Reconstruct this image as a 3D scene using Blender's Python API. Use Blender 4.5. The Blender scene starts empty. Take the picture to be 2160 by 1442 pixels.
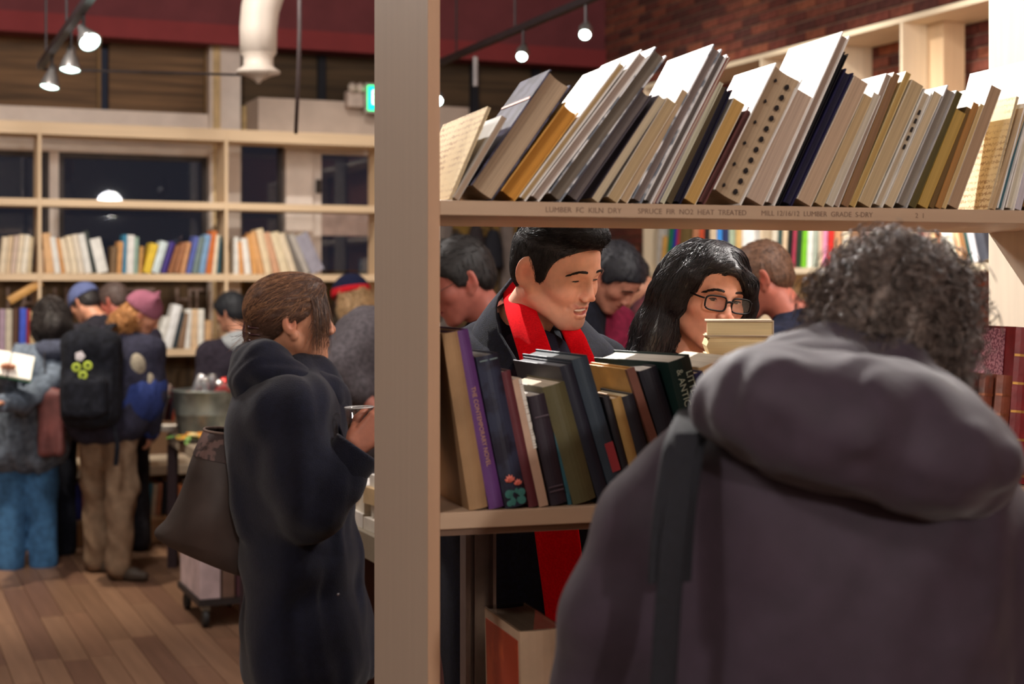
import bpy, math, random
import numpy as np
from mathutils import Vector, Matrix, Euler
random.seed(7); RNG = np.random.default_rng(11)
SC = bpy.context.scene
COL = SC.collection
PI = math.pi
def R(d): return math.radians(d)

# ------------------------------------------------ camera, world, exposure
F = 3240.0; CX = 1080.0; CY = 612.0; CAMZ = 1.65
cam_d = bpy.data.cameras.new('camera'); cam = bpy.data.objects.new('camera', cam_d); COL.objects.link(cam)
cam.location = (0, 0, CAMZ); cam.rotation_euler = (R(90), 0, 0)
cam_d.sensor_width = 36.0; cam_d.lens = 36.0*F/2160.0
cam_d.shift_y = -(721.0-CY)/2160.0
cam_d.clip_start = .05; cam_d.clip_end = 60
cam_d.dof.use_dof = True; cam_d.dof.focus_distance = 3.2; cam_d.dof.aperture_fstop = 3.8
SC.camera = cam
world = bpy.data.worlds.new('night'); SC.world = world; world.use_nodes = True
world.node_tree.nodes['Background'].inputs[0].default_value = (.015, .015, .020, 1)
world.node_tree.nodes['Background'].inputs[1].default_value = 1.0
SC.view_settings.view_transform = 'Standard'; SC.view_settings.look = 'None'
SC.view_settings.gamma = 1.0; SC.view_settings.use_curve_mapping = False
SC.view_settings.exposure = 0.45
SC.cycles.use_denoising = True
SC.cycles.max_bounces = 8; SC.cycles.diffuse_bounces = 5; SC.cycles.glossy_bounces = 3; SC.cycles.transmission_bounces = 6
SC.cycles.sample_clamp_indirect = 4.0
SC.cycles.caustics_reflective = False; SC.cycles.caustics_refractive = False

def look_rot(a, b):
    return (Vector(b)-Vector(a)).to_track_quat('-Z', 'Y').to_euler()
def spot(loc, aim, watts, cone=50, blend=.5, size=.04, color=(1, .93, .84)):
    d = bpy.data.lights.new('lamp_light', 'SPOT'); d.energy = watts; d.spot_size = R(cone); d.spot_blend = blend
    d.shadow_soft_size = size; d.color = color
    o = bpy.data.objects.new('lamp_light', d); o.location = loc; o.rotation_euler = look_rot(loc, aim); COL.objects.link(o); return o
def area(loc, aim, watts, sx, sy, color=(1, .94, .87)):
    d = bpy.data.lights.new('fill_light', 'AREA'); d.energy = watts; d.shape = 'RECTANGLE'; d.size = sx; d.size_y = sy; d.color = color
    o = bpy.data.objects.new('fill_light', d); o.location = loc; o.rotation_euler = look_rot(loc, aim); COL.objects.link(o); return o

# key: a track spot behind the near bookcase; other spots are the shop's ceiling lamps; point lights are unseen, added as fill
spot((-.55, 4.80, 3.58), (.62, 2.72, 1.74), 720, 37, .30, .02, (1, .95, .90))
def fill_globe(loc, watts, r=.25, color=(1, .94, .89)):  # point lamp without a fixture, added as fill
    d = bpy.data.lights.new('fill_light', 'POINT'); d.energy = watts; d.shadow_soft_size = r; d.color = color
    o = bpy.data.objects.new('fill_light', d); o.location = loc; COL.objects.link(o); return o
fill_globe((-1.4, -5.0, 3.2), 740, .13)  # this and the next: unseen frontal fill added behind the camera
fill_globe((2.2, -4.6, 3.3), 400, .13)
fill_globe((-1.6, -.4, 3.6), 100, .2)  # added fill, lifts the left panel's outer face
fill_globe((1.7, 4.4, 3.7), 80, .25)
fill_globe((1.75, 3.25, 2.75), 90, .15)  # added out of view to brighten the man's face
fill_globe((-2.0, 5.6, 3.8), 190, .3)
for lx, ly, tx, ty, tz, w in [(-3.6, 7.6, -3.2, 9.9, 1.3, 120), (-2.2, 8.1, -1.9, 10.2, 1.3, 120), (-.9, 8.6, -.9, 10.8, 1.6, 115),
                              (.0, 7.6, 1.6, 8.6, 1.9, 380), (.4, 6.0, 2.3, 6.9, 2.0, 430), (.2, 8.6, 1.0, 10.2, 2.6, 90)]:
    spot((lx, ly, 4.2), (tx, ty, tz), w, 62, .7, .05)
spot((-3.0, 7.9, 4.2), (-2.9, 8.8, 0), 360, 56, .8, .06, (1, .86, .68))

# ------------------------------------------------ colour and materials
def S(r, g=None, b=None):
    if g is None: r, g, b = r
    return tuple((c/255/12.92 if c/255 <= .04045 else ((c/255+.055)/1.055)**2.4) for c in (r, g, b))
MATS = {}
def newmat(name):
    m = bpy.data.materials.new(name); m.use_nodes = True
    return m, m.node_tree.nodes, m.node_tree.links, m.node_tree.nodes['Principled BSDF']
def mat(kind, col=(128, 128, 128), rough=.7, scale=None, var=.12, bump=.0, axis='z', metal=0.0, spec=.4, sheen=0.0, attr=False, col2=None):
    key = (kind, tuple(col), rough, scale, var, bump, axis, metal, spec, sheen, attr, col2)
    if key in MATS: return MATS[key]
    m, N, L, P = newmat(kind)
    c = S(col)
    P.inputs['Roughness'].default_value = rough; P.inputs['Metallic'].default_value = metal
    P.inputs['Specular IOR Level'].default_value = spec
    if sheen: P.inputs['Sheen Weight'].default_value = sheen; P.inputs['Sheen Roughness'].default_value = .5
    tc = N.new('ShaderNodeTexCoord'); mp = N.new('ShaderNodeMapping'); L.new(tc.outputs['Object'], mp.inputs[0])
    nz = N.new('ShaderNodeTexNoise'); nz.inputs['Detail'].default_value = 4
    sc = {'wood': 9, 'cloth': 60, 'plain': 12, 'pages': 40, 'print': 14, 'plaid': 10}.get(kind, 20) if scale is None else scale
    nz.inputs['Scale'].default_value = sc; L.new(mp.outputs[0], nz.inputs['Vector'])
    if kind == 'wood':
        s = {'x': (.08, 1.6, 1.6), 'y': (1.6, .08, 1.6), 'z': (1.6, 1.6, .08)}[axis]; mp.inputs['Scale'].default_value = s
        nz.inputs['Scale'].default_value = sc*3
    if kind == 'pages':
        mp.inputs['Scale'].default_value = (26, .3, .25) if axis == 'x' else (.3, .3, 26)
        nz.inputs['Scale'].default_value = 12; nz.inputs['Detail'].default_value = 2
    mx = N.new('ShaderNodeMix'); mx.data_type = 'RGBA'
    hi = tuple(min(1, v*(1+var)) for v in c); lo = tuple(v*(1-var*1.6) for v in c)
    if col2 is not None: lo = S(col2)
    rp = N.new('ShaderNodeValToRGB'); rp.color_ramp.elements[0].position = .32; rp.color_ramp.elements[1].position = .68
    if kind == 'print': rp.color_ramp.elements[0].position = .46; rp.color_ramp.elements[1].position = .54
    L.new(nz.outputs[0], rp.inputs[0]); L.new(rp.outputs[0], mx.inputs['Factor'])
    mx.inputs['A'].default_value = (*lo, 1); mx.inputs['B'].default_value = (*hi, 1)
    out = mx.outputs['Result']
    if attr:
        at = N.new('ShaderNodeAttribute'); at.attribute_name = 'Col'
        m2 = N.new('ShaderNodeMix'); m2.data_type = 'RGBA'; m2.blend_type = 'MULTIPLY'; m2.inputs['Factor'].default_value = 1
        L.new(at.outputs['Color'], m2.inputs['A']); L.new(out, m2.inputs['B']); out = m2.outputs['Result']
    L.new(out, P.inputs['Base Color'])
    if bump:
        b = N.new('ShaderNodeBump'); b.inputs['Strength'].default_value = bump; b.inputs['Distance'].default_value = .004
        n2 = N.new('ShaderNodeTexNoise'); n2.inputs['Scale'].default_value = sc*(6 if kind == 'cloth' else 3); L.new(mp.outputs[0], n2.inputs['Vector'])
        L.new(n2.outputs[0], b.inputs['Height']); L.new(b.outputs[0], P.inputs['Normal'])
    MATS[key] = m; return m
def skin_mat(base=(205, 150, 120)):
    key = ('skin', base)
    if key in MATS: return MATS[key]
    m, N, L, P = newmat('skin')
    at = N.new('ShaderNodeAttribute'); at.attribute_name = 'Col'
    nz = N.new('ShaderNodeTexNoise'); nz.inputs['Scale'].default_value = 55; nz.inputs['Detail'].default_value = 5
    tc = N.new('ShaderNodeTexCoord'); L.new(tc.outputs['Object'], nz.inputs['Vector'])
    mr = N.new('ShaderNodeMapRange'); mr.inputs[1].default_value = .3; mr.inputs[2].default_value = .7; mr.inputs[3].default_value = .9; mr.inputs[4].default_value = 1.06
    L.new(nz.outputs[0], mr.inputs[0])
    hs = N.new('ShaderNodeHueSaturation'); L.new(mr.outputs[0], hs.inputs['Value']); L.new(at.outputs['Color'], hs.inputs['Color'])
    L.new(hs.outputs[0], P.inputs['Base Color'])
    P.inputs['Roughness'].default_value = .48; P.inputs['Specular IOR Level'].default_value = .35
    P.inputs['Subsurface Weight'].default_value = .12; P.inputs['Subsurface Radius'].default_value = (1, .35, .2); P.inputs['Subsurface Scale'].default_value = .006
    b = N.new('ShaderNodeBump'); b.inputs['Strength'].default_value = .08; b.inputs['Distance'].default_value = .002
    n2 = N.new('ShaderNodeTexNoise'); n2.inputs['Scale'].default_value = 500; L.new(tc.outputs['Object'], n2.inputs['Vector'])
    L.new(n2.outputs[0], b.inputs['Height']); L.new(b.outputs[0], P.inputs['Normal'])
    MATS[key] = m; return m
def emit_mat(col, strength):
    key = ('emit', tuple(col), strength)
    if key in MATS: return MATS[key]
    m, N, L, P = newmat('glow')
    P.inputs['Base Color'].default_value = (*S(col), 1); P.inputs['Emission Color'].default_value = (*S(col), 1); P.inputs['Emission Strength'].default_value = strength
    MATS[key] = m; return m
def glass_mat(col=(235, 240, 245), rough=.02, trans=1.0):
    key = ('glass', tuple(col), rough, trans)
    if key in MATS: return MATS[key]
    m, N, L, P = newmat('glass')
    P.inputs['Base Color'].default_value = (*S(col), 1); P.inputs['Roughness'].default_value = rough
    P.inputs['Transmission Weight'].default_value = trans; P.inputs['IOR'].default_value = 1.45
    MATS[key] = m; return m
def thin_glass(tint=(245, 248, 250), refl=.07):
    key = ('thin', tint, refl)
    if key in MATS: return MATS[key]
    m, N, L, P = newmat('pane_glass')
    tr = N.new('ShaderNodeBsdfTransparent'); tr.inputs[0].default_value = (*S(tint), 1)
    gl = N.new('ShaderNodeBsdfGlossy'); gl.inputs['Roughness'].default_value = .02
    fr = N.new('ShaderNodeLayerWeight'); fr.inputs['Blend'].default_value = .25
    mu = N.new('ShaderNodeMath'); mu.operation = 'MULTIPLY_ADD'; mu.inputs[1].default_value = .5; mu.inputs[2].default_value = refl*.5
    L.new(fr.outputs['Fresnel'], mu.inputs[0])
    mx = N.new('ShaderNodeMixShader'); L.new(mu.outputs[0], mx.inputs[0]); L.new(tr.outputs[0], mx.inputs[1]); L.new(gl.outputs[0], mx.inputs[2])
    L.new(mx.outputs[0], N['Material Output'].inputs['Surface']); MATS[key] = m; return m
PINE = (214, 186, 150)
def pine(axis='x', col=PINE): return mat('wood', col, .55, None, .045, .04, axis)

# ------------------------------------------------ mesh building
def mesh_np(name, V, Fq, smooth=False, col=None):
    V = np.asarray(V, np.float32); Fq = np.asarray(Fq, np.int32); k = Fq.shape[1]
    me = bpy.data.meshes.new(name)
    me.vertices.add(len(V)); me.vertices.foreach_set('co', V.ravel())
    me.loops.add(Fq.size); me.loops.foreach_set('vertex_index', Fq.ravel())
    me.polygons.add(len(Fq)); me.polygons.foreach_set('loop_start', np.arange(0, Fq.size, k, dtype=np.int32))
    me.update(calc_edges=True)
    me.polygons.foreach_set('use_smooth', np.full(len(Fq), bool(smooth)))
    if col is not None:
        a = me.color_attributes.new('Col', 'FLOAT_COLOR', 'POINT')
        a.data.foreach_set('color', np.concatenate([np.asarray(col, np.float32), np.ones((len(V), 1), np.float32)], 1).ravel())
    return me
def link(name, me, material=None, parent=None, loc=None, rot=None):
    o = bpy.data.objects.new(name, me); COL.objects.link(o)
    if material is not None and me is not None: me.materials.append(material)
    if parent is not None: o.parent = parent
    if loc is not None: o.location = loc
    if rot is not None: o.rotation_euler = rot
    return o
class MB:
    """collects quads in a local frame"""
    def __init__(s): s.V = []; s.F = []
    def box(s, x0, x1, y0, y1, z0, z1, M=None):
        n = len(s.V)
        P = [(x0, y0, z0), (x1, y0, z0), (x1, y1, z0), (x0, y1, z0), (x0, y0, z1), (x1, y0, z1), (x1, y1, z1), (x0, y1, z1)]
        if M is not None: P = [tuple(M @ Vector(p)) for p in P]
        s.V += P; s.F += [[n+i for i in f] for f in [(0, 3, 2, 1), (4, 5, 6, 7), (0, 1, 5, 4), (1, 2, 6, 5), (2, 3, 7, 6), (3, 0, 4, 7)]]
        return s
    def grid(s, rows, closed=False):
        n = len(s.V); k = len(rows[0])
        for r in rows: s.V += [tuple(p) for p in r]
        for i in range(len(rows)-1):
            for j in range(k if closed else k-1):
                a = n+i*k+j; b = n+i*k+(j+1) % k
                s.F.append([a, b, b+k, a+k])
        return s
    def tube(s, pts, rad, n=8, cap=True):
        pts = [Vector(p) for p in pts]; rad = rad if hasattr(rad, '__len__') else [rad]*len(pts)
        rows = []; up = None
        for i, p in enumerate(pts):
            t = (pts[min(i+1, len(pts)-1)]-pts[max(i-1, 0)]).normalized()
            if up is None: up = Vector((0, 0, 1)) if abs(t.z) < .9 else Vector((1, 0, 0))
            a = t.cross(up).normalized(); b = a.cross(t).normalized(); up = b
            rows.append([p+(a*math.cos(2*PI*j/n)+b*math.sin(2*PI*j/n))*rad[i] for j in range(n)])
        if cap: rows = [[pts[0]]*n]+rows+[[pts[-1]]*n]
        return s.grid(rows, True)
    def lathe(s, prof, n=20, M=None):
        rows = []
        for r, z in prof:
            row = [Vector((r*math.cos(2*PI*j/n), r*math.sin(2*PI*j/n), z)) for j in range(n)]
            rows.append([M @ p for p in row] if M is not None else row)
        return s.grid(rows, True)
    def build(s, name, material, parent=None, loc=None, rot=None, smooth=False, bevel=0):
        o = link(name, mesh_np(name, s.V, s.F, smooth), material, parent, loc, rot)
        if bevel:
            b = o.modifiers.new('bevel', 'BEVEL'); b.width = bevel; b.segments = 2; b.limit_method = 'ANGLE'
        return o
def empty(name, loc=(0, 0, 0), rot=(0, 0, 0)):
    o = bpy.data.objects.new(name, None); COL.objects.link(o); o.location = loc; o.rotation_euler = rot; return o
def tag(o, label=None, cat=None, group=None, kind=None):
    if label: o['label'] = label
    if cat: o['category'] = cat
    if group: o['group'] = group
    if kind: o['kind'] = kind
    return o
def struct(o): o['kind'] = 'structure'; return o
FONT_CACHE = {}
def text(name, body, size, material, parent, loc, rot, align='LEFT', ext=.0004, sx=1.0):
    c = bpy.data.curves.new(name, 'FONT'); c.body = body; c.size = size; c.extrude = ext; c.align_x = align; c.align_y = 'CENTER'
    c.resolution_u = 3
    t = bpy.data.objects.new(name, c); me = bpy.data.meshes.new_from_object(t); me.name = name; bpy.data.objects.remove(t)
    o = link(name, me, None, parent, loc, rot); me.materials.clear(); me.materials.append(material)
    o.scale = (sx, 1, 1); return o

# ------------------------------------------------ places: the photograph's rays met with planes that stand in the room
def W(px, py, Y): return Vector(((px-CX)/F*Y, Y, CAMZ+(CY-py)/F*Y))
class Frame:
    def __init__(s, O, deg): s.O = Vector((O[0], O[1])); s.t = R(deg); s.u = Vector((math.cos(s.t), math.sin(s.t))); s.v = Vector((-math.sin(s.t), math.cos(s.t)))
    def pt(s, u, v, z=0): p = s.O+s.u*u+s.v*v; return Vector((p.x, p.y, z))
    def hit(s, px, py, v=0.0):
        k = (px-CX)/F; o = s.O+s.v*v      # o.x + u*ux = k (o.y + u*uy)
        u = (k*o.y-o.x)/(s.u.x-k*s.u.y); Y = o.y+u*s.u.y
        return u, CAMZ+(CY-py)/F*Y
    def M(s): return Matrix.Translation((s.O.x, s.O.y, 0)) @ Matrix.Rotation(s.t, 4, 'Z')
FB = Frame((-.115, 2.45), 17.1)                       # near bookcase
ROOM = 22.8
p0 = W(140, 612, 10.25)
LB = Frame((p0.x, p0.y), ROOM)                        # window bookcase, far left
uc, _ = LB.hit(1237, 612, .62)
pc = LB.pt(uc, .62)
RW = Frame((pc.x, pc.y), ROOM-90)                     # brick wall; u runs towards the camera, v into the wall
# ------------------------------------------------ the room
def wallbox(fr, name, u0, u1, v0, v1, z0, z1, m, parent=None, kind=True):
    b = MB().box(u0, u1, v0, v1, z0, z1)
    o = b.build(name, m, parent, *( (None, None) if parent is not None else ((fr.O.x, fr.O.y, 0), (0, 0, fr.t))))
    if kind and parent is None: struct(o)
    return o
CEIL = 4.6
UL = -3.2           # left end of far wall
floor_m = mat('wood', (120, 88, 66), .6, 6, .15, .02, 'y', 0, .25)
floor = wallbox(LB, 'floor', UL, uc+.1, -16, .7, -.06, -.008, floor_m)
wallbox(LB, 'ceiling', UL, uc+.1, -16, .7, CEIL, CEIL+.1, mat('plain', (120, 108, 102), .9))
wallbox(LB, 'wall_left', UL-.1, UL, -16, .7, 0, CEIL, mat('plain', (150, 140, 130), .9))
wallbox(LB, 'wall_back', UL, uc+.1, -16.1, -16, 0, CEIL, mat('plain', (150, 140, 130), .9))
# floor planks where the picture shows them
pm = [mat('wood', c, .45, 6, .09, .02, 'y', 0, .28) for c in [(132, 101, 80), (124, 94, 74), (138, 106, 84), (114, 84, 68), (129, 97, 77)]]
rr = random.Random(3); pw = .118
u = -1.25
plank_mesh = {}
row = 0
while u < 3.1:
    v = -5.2-rr.random()*1.2
    while v < .25:
        L = rr.choice([1.0, 1.25, 1.5, 1.75])
        v1 = min(v+L, .3)
        key = round(v1-v, 2)
        k = (key, rr.randrange(5))
        if k not in plank_mesh:
            b = MB().box(.0015, pw-.0015, .001, key-.001, -.008, -.0012); n = len(b.V)
            b.box(.004, pw-.004, .004, key-.004, -.0012, 0)
            me = mesh_np('plank', b.V, b.F); me.materials.append(pm[k[1]]); plank_mesh[k] = me
        o = bpy.data.objects.new('plank', plank_mesh[k]); COL.objects.link(o); o.parent = floor; o.location = (u, v, 0)
        v = v1
    u += pw; row += 1
# far wall, seen above and through the window bookcase
white_p = mat('plain', (236, 222, 210), .7, 8, .05)
brownp = mat('wood', (112, 84, 56), .7, 5, .35, .05, 'x')
ochre = mat('print', (112, 84, 36), .8, 9, .2, 0, 'z', 0, .3, 0, False, (74, 56, 34))
VW = .62
def hz(px, py, v=VW): return LB.hit(px, py, v)[1]
def hu(px, v=VW): return LB.hit(px, CY, v)[0]
ZB = 3.42
wallbox(LB, 'wall_far', UL, uc, VW+.12, VW+.2, ZB-.02, CEIL, mat('plain', (70, 55, 45), .9))
wallbox(LB, 'trim_1', UL, uc+.02, .28, VW+.12, ZB, CEIL, mat('plain', (112, 54, 58), .85, 6, .08))          # dark red bulkhead
wallbox(LB, 'trim_2', UL, uc+.02, .262, .285, ZB-.02, ZB+.12, mat('plain', (136, 52, 54), .8, 6, .05))
# dark wooden panels between bulkhead and beam
edges = [UL, hu(-190), hu(222), hu(447)]
zb = 2.93
for i in range(3):
    wallbox(LB, 'wall_panel', edges[i]+.03, edges[i+1]-.03, VW+.02, VW+.1, zb, ZB, brownp)
    wallbox(LB, 'trim_3', edges[i+1]-.055, edges[i+1]-.03, VW-.01, VW+.02, zb, ZB, mat('plain', (130, 100, 62), .7))
wallbox(LB, 'trim_4', UL, hu(438), VW-.06, VW+.12, 2.66, zb, white_p)      # beam over the window
wallbox(LB, 'trim_5', UL, hu(438), VW-.09, VW-.03, 2.62, 2.68, white_p)
c0, c1 = hu(436), hu(500)
wallbox(LB, 'column', c0, c1, VW-.12, VW+.12, 0, ZB, white_p)
wallbox(LB, 'trim_6', c0+.02, c0+.07, VW-.14, VW-.12, 0, ZB, mat('plain', (214, 186, 138), .7))
for px in (107,): wallbox(LB, 'window_post', hu(103), hu(123), VW-.03, VW+.05, 1.78, 2.66, white_p)
wallbox(LB, 'window_post', hu(-300), hu(-280), VW-.03, VW+.05, 1.78, 2.66, white_p)
gl = thin_glass((225, 230, 238))
def window(n, u0, u1, z0, z1, v=VW):
    w = empty('window_%d' % n, LB.pt(0, 0), (0, 0, LB.t)); struct(w)
    MB().box(u0, u1, v, v+.012, z0, z1).build('pane', gl, w)
    b = MB(); fw = .035
    b.box(u0, u0+fw, v-.02, v+.03, z0, z1).box(u1-fw, u1, v-.02, v+.03, z0, z1)
    fr = mat('plain', (70, 62, 60), .6)
    b.build('window_frame', fr, w)
    MB().box(u0+fw, u1-fw, v-.02, v+.03, z0, z0+fw).build('window_frame', fr, w)
    MB().box(u0+fw, u1-fw, v-.02, v+.03, z1-fw, z1).build('window_frame', fr, w)
    return w
window(1, hu(123), c0, 1.80, 2.62)
window(2, hu(-280), hu(103), 1.80, 2.62)
window(3, UL, hu(-300), 1.80, 2.62)
window(4, c1, hu(596), 1.80, 2.75)
# the other side of the street, dark
0 and wallbox(LB, 'backdrop_street', UL-4, uc+4, 4.0, 4.1, -1, 5, mat('plain', (16, 16, 22), .9)); 
# lower boards under the window with cut-out sign letters seen from behind
wallbox(LB, 'wall_sill', UL, c0, VW-.02, VW+.1, 0, 1.80, mat('wood', (86, 66, 44), .8, 5, .3, 0, 'z'))
wallbox(LB, 'wall_sill', c1, hu(940), VW, VW+.1, 0, 1.80, ochre)
sg = empty('window_sign', LB.pt(0, 0), (0, 0, LB.t)); tag(sg, 'grey capital sign letters standing on the sill behind the window bookcase', 'sign')
letm = mat('plain', (150, 128, 118), .7)
for ch, px in (('I', 17), ('A', 60), ('I', 116), ('I', 140), ('T', 284), ('T', 310), ('H', 387), ('T', 415)):
    uu, zz = LB.hit(px, 634, VW-.04)
    text('letter', ch, .24, letm, sg, (uu, VW-.035, zz), (R(90), 0, 0), 'CENTER', .01, .8)
# door and vestibule right of the column
wallbox(LB, 'door_post', hu(596), hu(652), VW-.1, VW+.1, 0, 2.80, white_p)
dr = empty('door_1', LB.pt(0, 0), (0, 0, LB.t)); struct(dr)
du0, du1 = hu(654), hu(930); zt = hz(700, 305); zm0 = hz(700, 497); zm1 = hz(700, 437); zg = hz(700, 327)
fwd = hu(674)-du0
MB().box(du0, du0+fwd, VW-.05, VW, 0, zt).build('stile', white_p, dr)
MB().box(du1-fwd, du1, VW-.05, VW, 0, zt).build('stile', white_p, dr)
MB().box(du0+fwd, du1-fwd, VW-.05, VW, zg, zt).build('rail', white_p, dr)
MB().box(du0+fwd, du1-fwd, VW-.05, VW, zm0, zm1).build('rail', mat('plain', (176, 152, 142), .7), dr)
MB().box(du0+fwd, du1-fwd, VW-.05, VW, 0, .25).build('rail', white_p, dr)
MB().box(du0+fwd, du1-fwd, VW-.03, VW-.02, zm1, zg).build('pane', gl, dr)
MB().box(du0+fwd, du1-fwd, VW-.03, VW-.02, .25, zm0).build('pane', gl, dr)
MB().box(du0+.03, du0+.06, VW-.09, VW-.05, zm1+.1, zm1+.2).build('hinge', mat('plain', (60, 55, 52), .5, None, .1, 0, 'z', .8), dr)
vz0, vz1 = hz(650, 292, .2), hz(650, 212, .2)
wallbox(LB, 'trim_7', hu(545, .15), uc-1.2, .15, VW+.1, vz0, vz1, mat('plain', (190, 172, 158), .75, 8, .05))     # vestibule head
wallbox(LB, 'trim_8', hu(505), hu(545, .15), VW-.1, VW+.1, vz0+.02, vz1-.02, mat('plain', (205, 178, 128), .75))
wallbox(LB, 'wall_transom', c1, uc, VW+.02, VW+.1, vz1, ZB, mat('wood', (84, 66, 46), .8, 5, .3, 0, 'x'))
for px in (678, 1000, 1130):
    wallbox(LB, 'trim_9', hu(px-8), hu(px+8), VW-.02, VW+.02, vz1, ZB, mat('plain', (26, 26, 34), .7))
wallbox(LB, 'wall_lower', du1, uc, VW, VW+.1, 0, vz1, ochre)
for px, w_ in ((935, 14), (1066, 12)):
    wallbox(LB, 'trim_10', hu(px-w_), hu(px+w_), VW-.05, VW, 0, 2.7, mat('plain', (110, 98, 92), .7))
# exit sign and emergency lamp on the vestibule
es = empty('exit_sign', LB.pt(0, 0), (0, 0, LB.t)); tag(es, 'small lit green EXIT sign on the vestibule head', 'sign')
e0, ez0 = LB.hit(776, 232, .02); e1, ez1 = LB.hit(835, 184, .02)
MB().box(e0-.02, e1+.02, .02, .06, ez0-.02, ez1+.02).build('housing', mat('plain', (170, 160, 150), .5), es, bevel=.004)
MB().box(e0, e1, .014, .02, ez0, ez1).build('face', emit_mat((0, 255, 150), 2.2), es)
text('lettering', 'EXIT', (ez1-ez0)*.8, emit_mat((235, 255, 245), 3), es, ((e0+e1)/2, .012, (ez0+ez1)/2), (R(90), 0, 0), 'CENTER', .001, .55)
MB().box(e0+.05, e0+.1, .06, .16, ez0+.03, ez0+.07).build('bracket', mat('plain', (150, 140, 130), .6), es)
el = empty('emergency_lamp', LB.pt(0, 0), (0, 0, LB.t)); tag(el, 'white twin emergency lamp beside the exit sign', 'lamp')
a0, az0 = LB.hit(733, 226, .06); a1, az1 = LB.hit(766, 192, .06)
MB().box(a0, a1, .04, .15, az0, az1).build('housing', mat('plain', (188, 170, 158), .6), el, bevel=.01)
for q in (.25, .75):
    MB().lathe([(0, 0), (.03, .0), (.038, .03), (.0, .05)], 12, Matrix.Translation((a0+(a1-a0)*q, .04, az1+.01)) @ Matrix.Rotation(R(70), 4, 'X')).build('lamp_head', mat('plain', (210, 195, 180), .4), el, smooth=True)
# dark coats hung on the yellow far wall, seen through the near bookcase
for i, (px, py, w_, h_) in enumerate([(966, 560, .105, .5), (1006, 520, .09, .34), (1042, 525, .09, .3)]):
    uu, zz = LB.hit(px, py, .5)
    cm = mat('cloth', [(30, 28, 34), (44, 36, 38), (26, 26, 34)][i], .9)
    b = MB(); rows = []
    for k in range(9):
        t = k/8; ww = w_*(.35+.65*min(1, t*2.2)) * (1+.08*math.sin(5*t+i)); zz_ = zz+h_*(.5-t)
        rows.append([Vector((uu+ww*math.cos(a)*(1+.06*math.sin(4*a)), .52+.06*math.sin(a), zz_)) for a in [2*PI*j/14 for j in range(14)]])
    b.grid([[sum(rows[0], Vector())/14]*14]+rows+[[sum(rows[-1], Vector())/14]*14], True)
    cc = b.build('hanging_coat', cm, None, LB.pt(0, 0), (0, 0, LB.t), True)
    tag(cc, ['longest dark coat hung on the yellow far wall', 'brown-black coat hung in the middle on the yellow wall', 'short black coat hung by the grey post of the yellow wall'][i], 'coat')
    MB().tube([(uu, .6, zz+h_*.5+.03), (uu, .54, zz+h_*.5+.03), (uu, .52, zz+h_*.5-.02)], .008, 6).build('hook', mat('plain', (90, 85, 80), .4, None, .1, 0, 'z', .8), cc)

# ------------------------------------------------ brick wall on the right
mortar = mat('plain', (138, 108, 92), .9, 30, .12)
wall_r = wallbox(RW, 'wall_right', -.1, 14.5, .012, .2, 0, CEIL, mortar)
bcols = [(128, 70, 54), (112, 58, 48), (98, 51, 44), (142, 82, 60), (84, 47, 42), (120, 66, 52)]
bm_ = [mat('plain', c, .9, 18, .22, .15) for c in bcols]
bmesh_c = []
for k in range(6):
    b = MB(); b.box(.003, .205, 0, .02, .003, .058); me = mesh_np('brick', b.V, b.F); me.materials.append(bm_[k]); bmesh_c.append(me)
def seen(p):
    px = CX+p.x/p.y*F; py = CY-(p.z-CAMZ)/p.y*F
    if py < -25: return False
    if px < 1225 or px > 2100: return False
    if px < 1360: return py < 150 or 470 < py < 600
    if py < 330 and px > 1360:
        if px < 1560: return py < 150
        if px < 1790: return py < 112-(px-1560)*.15
        return True
    return False
cands = []; rb = random.Random(5)
BH, BL = .0665, .213
for i in range(int(CEIL/BH)):
    for j in range(int(9/BL)):
        u = j*BL+(BL/2 if i % 2 else 0)-.05; z = i*BH
        p = RW.pt(u+.1, 0, z+.03)
        if seen(p): cands.append((u, z, p))
cands.sort(key=lambda c: c[2].y)
rest = MB()
placed = 0
near = set()
for n_, (u, z, p) in enumerate(cands):
    if n_ < 300:
        o = bpy.data.objects.new('brick', bmesh_c[rb.randrange(6)]); COL.objects.link(o); o.parent = wall_r
        o.location = (u, rb.uniform(-.004, .004), z); near.add((round(u, 3), round(z, 3)))
for i in range(int(CEIL/BH)):
    for j in range(int(14/BL)):
        u = j*BL+(BL/2 if i % 2 else 0)-.05; z = i*BH
        if (round(u, 3), round(z, 3)) in near: continue
        dv = rb.uniform(-.003, .003); rest.box(u+.003, u+.205, dv, .02, z+.003, z+.058)
o = rest.build('brickwork', mat('plain', (136, 72, 56), .9, 14, .3, .15), wall_r); o['kind'] = 'stuff'

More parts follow.
